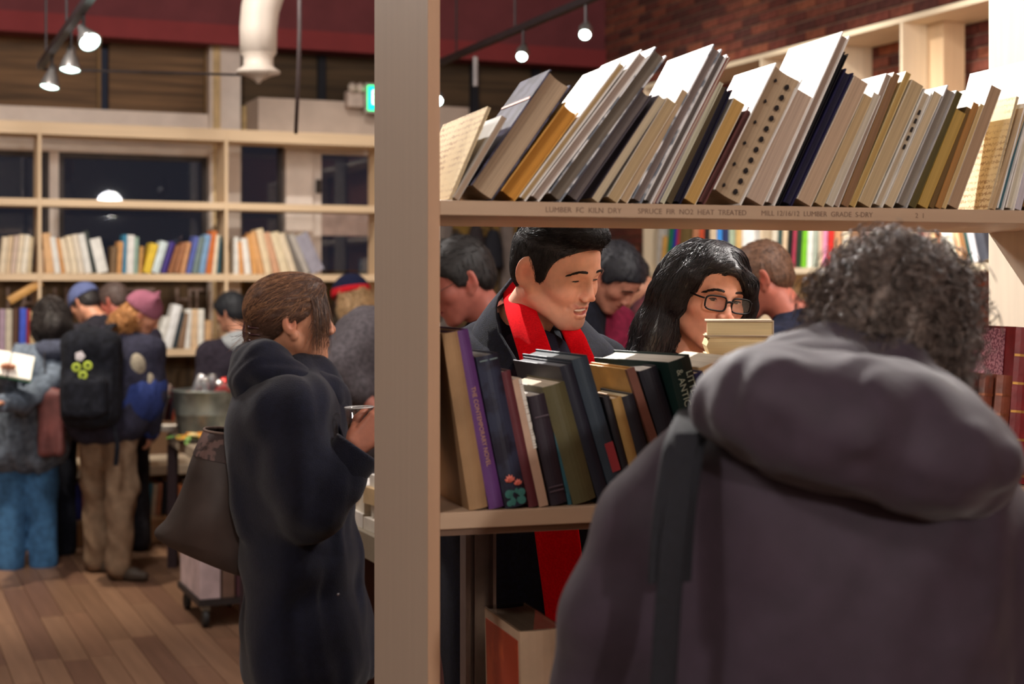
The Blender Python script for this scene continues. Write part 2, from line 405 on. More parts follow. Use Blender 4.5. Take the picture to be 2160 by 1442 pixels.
# ------------------------------------------------ lighting tracks, duct, cables
blk = mat('plain', (52, 46, 48), .45, None, .1, 0, 'z', .3)
def track(name, a, b, label):
    t = MB(); a = Vector(a); b = Vector(b)
    d = (b-a).normalized(); s = d.cross(Vector((0, 0, 1))).normalized(); up = s.cross(d)
    P = []
    n = 0
    for p in (a, b):
        P += [p-s*.018-up*.016, p+s*.018-up*.016, p+s*.018+up*.016, p-s*.018+up*.016]
    o = link(name, mesh_np(name, [tuple(x-a) for x in P], [[0, 1, 5, 4], [1, 2, 6, 5], [2, 3, 7, 6], [3, 0, 4, 7], [3, 2, 1, 0], [4, 5, 6, 7]]), blk, None, a)
    tag(o, label, 'track')
    for q in (.12, .5, .88):
        p = (b-a)*q
        MB().tube([p, (p.x, p.y, CEIL-a.z-.012)], .006, 6).build('rod', blk, o)
    return o
def head(base, aim, label, strength, r=.055):
    h = empty('spotlight', base); tag(h, label, 'lamp', 'track spotlights')
    d = (Vector(aim)-Vector(base)).normalized(); q = d.to_track_quat('Z', 'Y').to_matrix().to_4x4()
    off = Matrix.Translation((0, 0, -.10)) @ q
    MB().tube([(0, 0, .02), (0, 0, -.08)], .008, 6).build('stem', blk, h)
    sil = mat('plain', (190, 190, 188), .25, None, .05, 0, 'z', .85)
    MB().lathe([(0, -.03), (.018, -.03), (.022, 0), (.035, .03), (r, .075), (r*1.02, .085), (r*.9, .083)], 18, off).build('reflector', sil, h, smooth=True)
    MB().lathe([(0, .088), (r*.55, .086), (r*.88, .078)], 16, off).build('lens', emit_mat((225, 255, 245), strength), h, smooth=True)
    return h
ta = W(85, 140, 8.0); tb = W(215, -40, 5.9)
track('lighting_track', ta, tb, 'grey lighting track with three spotlights, over the left of the shop')
for n, (px, py, Y, ax, ay, az) in enumerate([(110, 108, 7.6, -.1, -.22, -1), (150, 66, 7.05, .0, -.22, -1), (176, 16, 6.5, .45, -.5, -.6)]):
    b = W(px, py, Y)
    head(b, b+Vector((ax, ay, az)), ['lit spotlight lowest at the end of the left lighting track', 'lit spotlight in the middle of the left lighting track', 'tilted lit spotlight highest on the left lighting track'][n], 5, .05)
ta = W(928, 132, 9.0); tb = W(1290, -22, 7.0)
track('lighting_track', ta, tb, 'grey lighting track crossing the dark red bulkhead over the near bookcase')
for n, (px, py, Y, ax, ay, az) in enumerate([(1104, 62, 7.9, -.1, -.75, -.6), (1236, 12, 7.25, -.1, -.8, -.6), (924, 160, 7.8, 0, -.9, -.45)]):
    b = W(px, py, Y)
    head(b, b+Vector((ax, ay, az)), ['bright spotlight in the middle of the track on the red bulkhead', 'bright spotlight near the brick wall corner', 'starry bright spotlight peeping past the pine panel'][n], 14, .030)
b = W(1003, 120, 8.4)
hb = MB().tube([b-b, Vector((0, 0, -.16))], .014, 8).build('track_feed', mat('plain', (150, 145, 145), .5), None, b); tag(hb, 'small grey feed cylinder hanging under the lighting track', 'fitting')
# white duct with diffuser
Yd = 7.4
dc = empty('air_duct', W(548, 150, Yd)); tag(dc, 'white curved air duct ending in a round ceiling diffuser', 'duct')
wm = mat('plain', (216, 204, 190), .5, 10, .03)
def rel(px, py): return W(px, py, Yd)-W(548, 150, Yd)
pts = [rel(545, 112), rel(545, 60), rel(549, 20), rel(560, -20), rel(580, -60), rel(615, -95), rel(660, -115)]
MB().tube(pts, [.088, .09, .092, .095, .097, .1, .1], 24).build('pipe', wm, dc, smooth=True)
MB().lathe([(.088, .095), (.083, .085), (.072, .07), (.072, .03), (.085, .016), (.105, .006), (.105, -.006), (.06, -.02), (.02, -.04), (.008, -.055), (0, -.055)], 28, Matrix.Translation(rel(545, 152))).build('diffuser', wm, dc, smooth=True)
for k in range(5):
    p = pts[0].lerp(pts[1], k/5)
cb = MB().tube([W(632, -60, 7.0)-W(632, 0, 7.0), W(632, 60, 7.0)-W(632, 0, 7.0), W(630, 150, 7.1)-W(632, 0, 7.0), W(624, 280, 7.4)-W(632, 0, 7.0)], .0095, 8).build('hanging_cable', mat('plain', (96, 84, 84), .6), None, W(632, 0, 7.0), None, True); tag(cb, 'grey cable hanging beside the white duct', 'cable')
cb = MB().tube([W(92, 146, 7.9)-W(92, 146, 7.9), W(300, 152, 8.2)-W(92, 146, 7.9), W(512, 158, 7.5)-W(92, 146, 7.9)], .007, 6).build('guy_wire', mat('plain', (50, 44, 44), .6), None, W(92, 146, 7.9)); tag(cb, 'thin dark wire from the left track to the white duct', 'wire')
# ------------------------------------------------ books
TXT_SPINE = Matrix(((0, 1, 0), (0, 0, -1), (-1, 0, 0))).to_euler()
def page_mat(col, axis): return mat('pages', tuple(int(c*.9) for c in col), .85, None, .10, 0, 'x')
def book(label, fr, u, v, z, t, h, d, lean, col, pages=(226, 206, 176), spine_front=True, hard=True, yaw=0.0, group=None, pitch=0.0,
         cover=None, bands=None, title=None, rough=.55, cat='book'):
    bt = .0026 if hard else .0009; ov = .0032 if hard else .0002; s = -1 if lean >= 0 else 1
    t = max(t, .005)
    if bt*2 > t*.45: bt = t*.18
    x0, x1 = (-t, 0) if s < 0 else (0, t)
    cm = cover or mat('plain', col, rough, 18, .10, .04)
    b = MB()
    b.box(x0, x0+bt, 0, d, 0, h).box(x1-bt, x1, 0, d, 0, h)
    ys, sg = (0, -1) if spine_front else (d, 1)
    # rounded spine
    n = 6; rows = []; bul = min(.006, t*.16) if hard else .0004
    for k in range(n+1):
        a = k/n; x = x0+(x1-x0)*a; y = ys+sg*bul*math.sin(PI*a)
        rows.append((x, y))
    o_ = [[(x, y, 0) for x, y in rows], [(x, y, h) for x, y in rows]]
    i_ = [[(x, y-sg*.002, h) for x, y in rows], [(x, y-sg*.002, 0) for x, y in rows]]
    b.grid(o_+i_+[o_[0]])
    o = b.build('book', cm, None, fr.pt(u, v, z), (pitch, lean, fr.t+yaw))
    tag(o, label, cat, group)
    # page block, hollowed at the fore-edge
    px0, px1 = x0+bt, x1-bt; m = 8
    hol = min(.007, (px1-px0)*.2) if hard else 0
    fe = .003+ov if hard else .0006
    prof = []
    if spine_front:
        yb, yf = .002, d-fe
        prof = [(px0, yb), (px1, yb)]+[(px1+(px0-px1)*k/m, yf-hol*math.sin(PI*k/m)) for k in range(m+1)]
    else:
        yb, yf = d-.002, fe
        prof = [(px1, yb), (px0, yb)]+[(px0+(px1-px0)*k/m, yf+hol*math.sin(PI*k/m)) for k in range(m+1)]
    P = MB(); zb, zt = ov, h-ov
    P.grid([[(x, y, zb) for x, y in prof], [(x, y, zt) for x, y in prof]], True)
    V = list(P.V); Fq = [tuple(f) for f in P.F]
    k = len(prof); ci = len(V)
    cx = sum(p[0] for p in prof)/k; cy = sum(p[1] for p in prof)/k
    V += [(cx, cy, zb), (cx, cy, zt)]
    me = bpy.data.meshes.new('pages')
    faces = Fq+[(j, (j+1) % k, ci)[::-1] for j in range(k)]+[(k+j, k+(j+1) % k, ci+1) for j in range(k)]
    me.from_pydata(V, [], faces); me.shade_flat()
    link('pages', me, page_mat(pages, 'x'), o)
    if bands:
        bc, zs = bands
        for zz in zs:
            r2 = [(x, y+sg*.0012) for x, y in rows]
            B = MB().grid([[(x, y, zz*h-.0022) for x, y in rows], [(x, y, zz*h-.0022) for x, y in r2], [(x, y, zz*h+.0022) for x, y in r2], [(x, y, zz*h+.0022) for x, y in rows]])
            B.build('raised_band', mat('plain', bc, .35, None, .1, 0, 'z', .6), o)
    if title:
        body, size, colr, zc, sx = title[:5]
        text('title_lettering', body, size, mat('plain', colr, .5), o, ((x0+x1)/2, -bul-.0012, zc*h), TXT_SPINE, 'CENTER', .0003, sx)
    return o
def ordinal(n):
    w = ['first', 'second', 'third', 'fourth', 'fifth', 'sixth', 'seventh', 'eighth', 'ninth', 'tenth', 'eleventh', 'twelfth', 'thirteenth', 'fourteenth', 'fifteenth', 'sixteenth', 'seventeenth', 'eighteenth', 'nineteenth']
    if n <= 19: return w[n-1]
    tens = {2: 'twent', 3: 'thirt', 4: 'fort', 5: 'fift'}[n//10]
    return tens+'ieth' if n % 10 == 0 else tens+'y-'+w[n % 10-1]

# ------------------------------------------------ the near bookcase
ZU0, ZU1 = 1.770, 1.794; ZL0, ZL1 = 1.268, 1.295; ZD = .80; DEP = .41; UR = 1.292
edge = pine('x', (186, 158, 132)); panel = mat('wood', (180, 162, 146), .55, None, .018, .02, 'z'); pale = pine('z', (222, 208, 186))
nb = empty('bookcase', FB.pt(0, 0), (0, 0, FB.t)); tag(nb, 'near pine bookcase, open to both sides, with leaning books on its shelves', 'bookcase')
MB().box(-.0195, -.0, .0015, DEP, 0, 2.33).build('side_panel', panel, nb, bevel=.001)
MB().box(-.0195, 0, 0, .0015, 0, 2.395).build('edge_strip', pine('z', (184, 146, 116)), nb)
MB().box(UR, UR+.02, 0, DEP, 0, 2.395).build('side_panel', pale, nb, bevel=.001)
for z0, z1, nm in ((ZU0, ZU1, 'shelf'), (ZL0, ZL1, 'shelf'), (ZD-.03, ZD, 'shelf'), (.28, .31, 'shelf'), (2.372, 2.395, 'top')):
    MB().box(0.0002, UR-.0002, 0, DEP, z0, z1).build(nm, edge, nb, bevel=.0015)
MB().box(0.0002, UR-.0002, .012, .05, ZL0-.012, ZL0).build('batten', pine('x', (120, 92, 74)), nb)
MB().box(UR-.02, UR, .245, .275, ZU0-.03, ZU0).build('cleat', pale, nb)
# steel standard behind the low shelf
u0, _ = FB.hit(978, 900, .34); u1, _ = FB.hit(1042, 900, .34)
st_ = mat('plain', (128, 118, 118), .35, 30, .1, 0, 'z', .3)
b = MB(); b.box(u0, u0+.009, .325, .365, ZD, ZL0).box(u1-.006, u1, .325, .365, ZD, ZL0).box(u0+.009, u1-.006, .35, .362, ZD, ZL0).box(u0+.021, u0+.0235, .34, .35, ZD, ZL0)
b.build('steel_standard', st_, nb)
# faint ink stamp on the shelf edge
ink = mat('plain', (128, 102, 86), .8)
for px0, body, sz in ((1150, 'LUMBER  FC  KILN  DRY', .0125), (1345, 'SPRUCE  FIR  NO2  HEAT  TREATED', .0125), (1605, 'MILL 12/16/12  LUMBER  GRADE  S-DRY', .0125), (1930, '2  1', .0125)):
    uu, zz = FB.hit(px0, 444, 0)
    text('ink_stamp', body, sz, ink, nb, (uu, -.0006, ZU0+.011), (R(90), 0, 0), 'LEFT', .0002, 1.0)

# ---- upper shelf: bottoms in pixels, the top right corner in pixels, cover, page colour, depth, hardback, words
T = (212, 190, 158); GP = (176, 158, 142)
UP = [
 (952, 967, 1062, 246, (190, 186, 180), (188, 164, 142), .15, 0, 'thin grey-white paperback'),
 (968, 1038, 1217, 192, (38, 36, 54), (190, 164, 136), .165, 1, 'thick navy-jacketed hardback with an orange line'),
 (1039, 1086, 1217, 236, (206, 150, 66), (206, 144, 58), .13, 1, 'ochre cloth book'),
 (1087, 1108, 1325, 140, (236, 232, 226), (208, 178, 132), .19, 1, 'tall white-jacketed book with tan pages'),
 (1110, 1137, 1371, 121, (238, 234, 230), (184, 164, 152), .19, 1, 'white-jacketed book with pinkish grey pages'),
 (1142, 1182, 1405, 118, (214, 216, 222), (120, 108, 96), .21, 1, 'tall grey-paged hardback'),
 (1184, 1218, 1377, 204, (62, 56, 66), (112, 100, 98), .15, 1, 'dark grey short hardback'),
 (1240, 1263, 1405, 213, (70, 62, 72), (214, 196, 166), .15, 0, 'cream paperback with a reddish foot'),
 (1272, 1301, 1425, 219, (226, 214, 196), (198, 172, 132), .15, 0, 'stained tan paperback'),
 (1302, 1323, 1457, 200, (236, 230, 222), (200, 172, 136), .15, 0, 'plain tan paperback'),
 (1326, 1352, 1520, 104, (206, 208, 212), (140, 124, 118), .2, 1, 'tall book with a white printed front'),
 (1353, 1374, 1531, 115, (232, 230, 228), (112, 102, 98), .19, 1, 'tall grey-edged hardback'),
 (1375, 1381, 1546, 126, (150, 44, 40), (214, 200, 180), .19, 0, 'thin red-edged book'),
 (1382, 1389, 1514, 181, (42, 36, 104), (200, 190, 180), .15, 0, 'thin violet-blue book'),
 (1390, 1400, 1527, 178, (222, 220, 196), (210, 206, 180), .15, 0, 'thin pale green booklet'),
 (1402, 1416, 1531, 186, (82, 70, 44), (86, 72, 48), .15, 0, 'dark olive booklet'),
 (1418, 1436, 1541, 188, (26, 24, 46), (36, 32, 48), .15, 1, 'black-blue hardback'),
 (1437, 1468, 1573, 221, (236, 228, 214), (206, 164, 96), .13, 0, 'golden-tan paperback'),
 (1470, 1486, 1595, 236, (96, 52, 50), (100, 60, 56), .13, 1, 'maroon cloth book'),
 (1487, 1563, 1692, 168, (236, 232, 226), (190, 164, 134), .165, 1, 'fat dictionary with black thumb notches'),
 (1566, 1610, 1712, 204, (232, 226, 220), (206, 180, 160), .14, 0, 'pale pinkish paperback'),
 (1611, 1633, 1793, 78, (238, 234, 228), (170, 146, 132), .2, 1, 'tallest white-jacketed book'),
 (1634, 1645, 1789, 113, (24, 22, 28), (30, 28, 32), .18, 1, 'thin black hardback'),
 (1647, 1670, 1803, 157, (34, 32, 66), (40, 36, 60), .17, 1, 'glossy navy hardback'),
 (1672, 1710, 1830, 177, (230, 220, 206), (206, 176, 148), .16, 0, 'pinkish tan paperback'),
 (1714, 1736, 1841, 208, (214, 196, 160), (204, 174, 130), .14, 0, 'tan paperback'),
 (1738, 1756, 1858, 203, (236, 234, 228), (216, 204, 184), .14, 0, 'pale grey paperback'),
 (1757, 1770, 1880, 160, (238, 234, 226), (176, 154, 138), .16, 0, 'white-edged slim book'),
 (1772, 1788, 1893, 157, (150, 112, 74), (148, 112, 80), .16, 0, 'brown booklet'),
 (1789, 1803, 1926, 159, (226, 206, 150), (196, 160, 96), .17, 0, 'tan booklet with a yellow edge'),
 (1805, 1836, 1950, 183, (232, 222, 200), (204, 178, 138), .16, 0, 'broad tan paperback'),
 (1840, 1861, 1965, 196, (226, 224, 216), (210, 190, 164), .14, 1, 'pale book with black tabs on its pages'),
 (1862, 1883, 1987, 201, (232, 226, 214), (218, 196, 162), .14, 0, 'cream paperback'),
 (1885, 1912, 2021, 194, (178, 176, 176), (150, 138, 126), .15, 1, 'grey hardback'),
 (1914, 1929, 2026, 196, (112, 98, 48), (92, 80, 44), .14, 0, 'thin olive book'),
 (1931, 1955, 2039, 242, (196, 158, 74), (196, 160, 86), .13, 0, 'mustard book'),
 (1957, 1970, 2050, 230, (84, 66, 34), (120, 92, 52), .13, 0, 'dark gold speckled book'),
 (1971, 1984, 2062, 219, (176, 122, 62), (182, 130, 74), .13, 0, 'orange-brown booklet'),
 (1985, 1994, 2077, 223, (226, 200, 148), (216, 184, 130), .13, 0, 'thin cream-yellow booklet'),
 (1995, 2021, 2115, 191, (230, 224, 214), (184, 152, 122), .15, 0, 'brown-paged paperback'),
 (2090, 2099, 2170, 232, (206, 182, 150), (196, 166, 128), .17, 0, 'thin tan book beside the manuscript'),
 (2101, 2116, 2184, 160, (238, 236, 232), (70, 116, 128), .2, 1, 'white-jacketed book with teal page edges'),
 (2120, 2140, 2222, 128, (240, 236, 228), (226, 216, 196), .23, 1, 'large white book'),
 (2141, 2154, 2214, 190, (222, 216, 232), (214, 206, 214), .17, 0, 'lavender-white book'),
 (2156, 2186, 2240, 205, (150, 112, 70), (150, 114, 76), .17, 0, 'brown book against the right panel'),
]
UG = 'books leaning on the upper shelf of the near bookcase'
ub = []
LEANS = []
for (x0, x1, tx, ty, *_r) in UP:
    u1 = FB.hit(x1, 430, .012)[0]; ut, zt = FB.hit(tx, ty, .012); LEANS.append(math.atan2(ut-u1, zt-ZU1))
LEANS = [.5*LEANS[i]+.25*LEANS[max(i-1, 0)]+.25*LEANS[min(i+1, len(LEANS)-1)] for i in range(len(LEANS))]
lastu = FB.hit(950, 420, .012)[0]
for n, (x0, x1, tx, ty, cc, pc_, dd, hard, words) in enumerate(UP):
    u1 = FB.hit(x1, 430, .012)[0]; u0 = FB.hit(x0, 430, .012)[0]; ut, zt = FB.hit(tx, ty, .012)
    lean = math.atan2(ut-u1, zt-ZU1); hh = math.hypot(ut-u1, zt-ZU1)
    lean = LEANS[n]; cov = None
    if n in (5, 10): cov = mat('print', (222, 222, 224), .5, 22, .2, 0, 'z', 0, .3, 0, False, (120, 128, 140))
    if n == 1: cov = mat('print', (70, 70, 92), .22, 30, .3, 0, 'z', 0, .5, 0, False, (34, 32, 52))
    o = book(f'{words}, {ordinal(n+2)} from left post, upper shelf', FB, u1, .010+.004*random.random(), ZU1+.0004, (u1-u0)*math.cos(lean)*.985, hh, dd, lean, cc, pc_,
             False, bool(hard), 0, UG, cover=cov, rough=.28 if n in (23, 22, 16) else .55)
    ub.append(o)
    t_ = (u1-u0)*math.cos(lean)
    if n == 1:
        MB().box(-t_-.0006, -t_-.0001, .003, dd-.003, hh*.74, hh*.76).build('orange_line', mat('plain', (214, 110, 70), .4), o)
    if n == 19:
        nm = mat('plain', (34, 28, 30), .8)
        for k in range(11):
            zz = hh*(.07+.083*k)
            MB().tube([(-t_*.30, .0078, zz-.004), (-t_*.30, .0062, zz), (-t_*.30, .0078, zz+.004)], [.003, .0045, .003], 8).build('thumb_notch', nm, o)
            if k % 2 == 0: MB().tube([(-t_*.70, .0085, zz-.003), (-t_*.70, .007, zz), (-t_*.70, .0085, zz+.003)], [.0015, .003, .0015], 8).build('thumb_notch', nm, o)
    if n == 31:
        for k in range(5):
            zz = hh*(.5+.075*k); MB().box(-t_*.42, -t_*.22, .0045, .006, zz, zz+.009).build('page_tab', mat('plain', (40, 34, 34), .8), o)
# two flat-faced old covers turned towards the camera, with brown script
def script_cover(seed):
    m, N, L, P = newmat('manuscript')
    tc = N.new('ShaderNodeTexCoord'); mp = N.new('ShaderNodeMapping'); L.new(tc.outputs['Object'], mp.inputs[0]); mp.inputs['Location'].default_value = (seed, seed*.3, 0)
    wv = N.new('ShaderNodeTexWave'); wv.bands_direction = 'Z'; wv.inputs['Scale'].default_value = 26; wv.inputs['Distortion'].default_value = 5; wv.inputs['Detail'].default_value = 3; wv.inputs['Detail Scale'].default_value = 8
    L.new(mp.outputs[0], wv.inputs['Vector'])
    nz = N.new('ShaderNodeTexNoise'); nz.inputs['Scale'].default_value = 16; L.new(mp.outputs[0], nz.inputs['Vector'])
    mu = N.new('ShaderNodeMath'); mu.operation = 'MULTIPLY'; L.new(wv.outputs['Fac'], mu.inputs[0]); L.new(nz.outputs[0], mu.inputs[1])
    rp = N.new('ShaderNodeValToRGB'); rp.color_ramp.elements[0].position = .36; rp.color_ramp.elements[1].position = .62
    rp.color_ramp.elements[0].color = (*S(232, 212, 168), 1); rp.color_ramp.elements[1].color = (*S(176, 140, 100), 1)
    L.new(mu.outputs[0], rp.inputs[0]); L.new(rp.outputs[0], P.inputs['Base Color']); P.inputs['Roughness'].default_value = .8
    return m
u1 = FB.hit(953, 420, .02)[0]; ut, zt = FB.hit(1036, 228, .02)
book('yellowed booklet with brown script turned outward beside the left post', FB, u1, .02, ZU1+.0004, .006, math.hypot(ut-u1, zt-ZU1), .29, math.atan2(ut-u1, zt-ZU1), (226, 206, 160), T, False, False, 0, None, cover=script_cover(.2))
u1 = FB.hit(2088, 440, .02)[0]; ut, zt = FB.hit(2150, 205, .02)
book('tan manuscript booklet with lines of script facing out near the right panel', FB, u1, .02, ZU1+.0004, .006, math.hypot(ut-u1, zt-ZU1), .21, math.atan2(ut-u1, zt-ZU1), (214, 186, 140), T, False, False, 0, None, cover=script_cover(.9))

# ---- lower shelf, spines outward, leaning left
LO = [
 (990, 1030, 932, 704, (150, 116, 84), (206, 186, 150), .27, 1, 'tall brown paper-covered book'),
 (1032, 1064, 956, 700, (92, 52, 112), (226, 206, 170), .27, 1, 'tall purple book with gold spine lettering'),
 (1066, 1115, 1003, 754, (28, 28, 40), (170, 170, 166), .24, 1, 'dark book with a pink lotus on its spine'),
 (1116, 1137, 1056, 785, (92, 38, 46), (226, 212, 196), .22, 1, 'slim maroon book'),
 (1138, 1158, 1079, 802, (190, 158, 136), (226, 208, 184), .22, 0, 'torn pale pink book with a frayed edge'),
 (1160, 1198, 1113, 837, (42, 33, 44), (220, 212, 200), .18, 1, 'dark plum book'),
 (1199, 1207, 1152, 832, (44, 92, 104), (210, 210, 200), .18, 0, 'thin teal book'),
 (1209, 1261, 1143, 818, (84, 78, 50), (206, 186, 160), .2, 1, 'wide olive cloth book'),
 (1263, 1291, 1180, 774, (24, 26, 40), (110, 112, 116), .26, 1, 'navy cloth book'),
 (1293, 1329, 1205, 760, (42, 54, 66), (98, 104, 106), .27, 1, 'tallest slate-blue book with a red label'),
 (1331, 1345, 1272, 838, (30, 28, 34), (214, 190, 160), .15, 1, 'slim black book'),
 (1347, 1369, 1290, 842, (164, 128, 74), (226, 196, 160), .15, 1, 'golden-tan book'),
 (1371, 1398, 1310, 838, (28, 26, 34), (210, 190, 150), .15, 1, 'short black book'),
 (1412, 1428, 1321, 780, (196, 146, 76), (214, 170, 98), .2, 1, 'brown-spined ochre book'),
 (1431, 1472, 1347, 784, (24, 24, 34), (236, 230, 222), .2, 1, 'black book with a worn spine'),
 (1478, 1534, 1398, 764, (18, 42, 39), (230, 226, 214), .22, 1, 'dark green book with large pale title letters'),
 (1542, 1566, 1460, 790, (52, 50, 92), (230, 200, 160), .17, 1, 'small blue-violet book'),
 (1568, 1640, 1478, 776, (226, 190, 140), (236, 226, 206), .2, 0, 'thick cream book with orange edges'),
]
LG = 'books leaning on the lower shelf of the near bookcase'
lb_ = {}
for n, (x0, x1, tx, ty, cc, pc_, dd, hard, words) in enumerate(LO):
    vv = .012 if n < 5 else .022
    u0 = FB.hit(x0, 1070, vv)[0]; u1 = FB.hit(x1, 1070, vv)[0]; ut, zt = FB.hit(tx, ty, vv)
    lean = math.atan2(ut-u0, zt-ZL1); hh = math.hypot(ut-u0, zt-ZL1); t_ = (u1-u0)*math.cos(lean)*.985
    cov = None; bands = None; title = None
    if n == 2: cov = mat('print', (40, 44, 62), .5, 16, .3, 0, 'z', 0, .3, 0, False, (30, 28, 42))
    if n == 0: cov = mat('plain', (158, 124, 88), .7, 9, .2, .1)
    if n == 1: title = ('THE CONTEMPORARY NOVEL', .0105, (186, 140, 110), .46, .92)
    if n == 15: title = ('LITTLE\n& ANTIC', .0185, (176, 190, 172), .80, .9)
    o = book(f'{words}, {ordinal(n+1)} from left post, lower shelf', FB, u0, vv, ZL1+.0004, t_, hh, dd, lean, cc, pc_, True, bool(hard), R(14) if n == 15 else 0, LG, cover=cov, bands=bands, title=title)
    lb_[n] = o
    if n == 2:
        pk = mat('plain', (226, 120, 104), .5); gn = mat('plain', (66, 128, 122), .5)
        for (fx, fz, s_) in ((.40, .165, 1.0), (.72, .135, .8)):
            for k in range(5):
                a = R(-60+30*k)
                cx_, cz_ = t_*fx, hh*fz
                MB().tube([(cx_, -.0062, cz_), (cx_+math.sin(a)*.006*s_, -.0066, cz_+math.cos(a)*.007*s_), (cx_+math.sin(a)*.010*s_, -.0064, cz_+math.cos(a)*.013*s_)], [.001, .0032*s_, .0004], 6).build('lotus_petal', pk, o)
        for k, (fx, fz, rr_) in enumerate(((.25, .09, .007), (.52, .1, .006), (.8, .085, .0065), (.45, .04, .008), (.75, .035, .007), (.2, .03, .005))):
            MB().lathe([(0, 0), (rr_, .0), (rr_*1.05, .001), (0, .0016)], 9, Matrix.Translation((t_*fx, -.0045, hh*fz)) @ Matrix.Rotation(R(90), 4, 'X')).build('lotus_leaf', gn, o)
        MB().box(.004, t_-.004, -.0058, -.005, hh*.965, hh*.972).build('spine_rule', mat('plain', (120, 140, 140), .5), o)
    if n == 4:
        rn = random.Random(4); wp = mat('plain', (226, 220, 210), .8); b = MB()
        for k in range(26):
            zz = hh*(.45+.021*k); w_ = rn.uniform(.002, .005); b.box(t_*.72, t_+w_*.35, -.0025, -.0003, zz, zz+rn.uniform(.003, .005))
        b.build('frayed_binding', wp, o)
    if n == 13:
        MB().box(-.0008, t_+.0008, -.0042, .006, 0, hh).build('spine_strip', mat('plain', (106, 62, 48), .6), o)
    if n == 9:
        MB().box(t_*.45, t_*.98, -.0052, -.0035, hh*.20, hh*.40).build('spine_label', mat('plain', (150, 50, 56), .6), o)
    if n == 5:
        for zz in (.12, .16, .8): MB().box(.003, t_-.003, -.0068, -.0055, hh*zz, hh*zz+.002).build('spine_rule', mat('plain', (92, 78, 88), .5), o)
uu, _ = FB.hit(1268, 900, .2); ut, zt = FB.hit(1262, 797, .2)
book('small cream book standing in a second row behind the slim black book', FB, FB.hit(1320, 1000, .2)[0], .2, ZL1+.0004, .022, zt-ZL1, .13, -.2, (206, 176, 104), (230, 216, 190), True, True, 0, None)
# pile of books lying behind the leaning row
pz = ZL1
u0, ztop = FB.hit(1482, 676, .215); u1, _ = FB.hit(1612, 676, .215)
hs = [.075, .075, 0, .036, .0285]; hs[2] = (ztop-ZL1)-sum(hs)-.002
cols = [(150, 60, 50), (70, 80, 110), (210, 190, 150), (232, 214, 176), (196, 176, 150)]
for k in range(5):
    wl = ['brick-red thick book at the foot of the lying pile', 'blue thick book second in the lying pile', 'cream thick book in the middle of the lying pile', 'cream book with fanned pages just under the top of the lying pile', 'tan book on top of the lying pile before the woman in glasses'][k]
    hk = hs[k]; L_ = u1-u0+(.0 if k > 3 else -.012+.01*(k % 2)); D_ = .165
    # lying: page thickness upward -> the book's own x axis points up
    b = MB(); bt = .002
    b.box(0, L_, 0, D_, 0, bt).box(0, L_, 0, D_, hk-bt, hk); b.box(L_-bt, L_, 0, D_, bt, hk-bt)
    o = b.build('book', mat('plain', cols[k], .6, 14, .12, .05), None, FB.pt(u0+(.006 if k == 3 else 0), .205, pz+.0004), (0, 0, R(-6+[3, -2, 4, 2, -1][k]))); tag(o, wl, 'book', 'books lying in a pile on the lower shelf')
    P = MB(); ins = .004
    rows = []
    for z_ in (bt, hk*.5, hk-bt):
        w_ = .006 if (k == 3 and z_ == hk*.5) else 0
        rows.append([(ins-w_, ins, z_), (L_-bt, ins-w_*.4, z_), (L_-bt, D_-ins, z_), (ins-w_, D_-ins, z_)])
    P.grid(rows, True).build('pages', mat('pages', (216, 194, 148), .85, None, .1, 0, 'z'), o)
    pz += hk+.0005
# ---- old bindings at the right end of the lower shelf
RD = [(2000, 2024, 2040, 812, (176, 160, 120), 'cream patterned binding'), (2026, 2045, 2066, 790, (92, 44, 40), 'slim dark red binding'),
      (2047, 2078, 2097, 791, (122, 66, 50), 'brown leather binding with raised bands'), (2081, 2115, 2136, 793, (132, 72, 54), 'redder brown leather binding with raised bands'),
      (2119, 2176, 2199, 694, (128, 36, 40), 'tall crimson leather binding with gold bands')]
for n, (x0, x1, tx, ty, cc, wl) in enumerate(RD):
    u1 = FB.hit(x1, 1027, .03)[0]; u0 = FB.hit(x0, 1027, .03)[0]; ut, zt = FB.hit(tx, ty, .03)
    lean = math.atan2(ut-u1, zt-ZL1); hh = math.hypot(ut-u1, zt-ZL1)
    cov = mat('print', cc, .6, 60, .1, 0, 'z', 0, .3, 0, False, (112, 92, 66)) if n == 0 else mat('plain', cc, .38, 24, .2, .12)
    o = book(f'{wl}, at the right end of the lower shelf', FB, u1, .03, ZL1+.0004, (u1-u0)*math.cos(lean)*.985, hh, .32 if n == 4 else .15, lean, cc, (206, 180, 150), True, True, 0, 'old bindings at the right end of the lower shelf', cover=cov,
         bands=((190, 140, 70) if n == 4 else (150, 92, 66), (.05, .28, .46, .64, .82)) if n in (2, 3, 4) else None)
    if n == 4:
        t_ = (u1-u0)*math.cos(lean)
        MB().box(-t_-.0012, -t_-.0001, .03, .318, .004, hh-.004).build('cover_paper', mat('print', (176, 122, 132), .75, 220, .1, 0, 'z', 0, .3, 0, False, (120, 66, 82)), o)
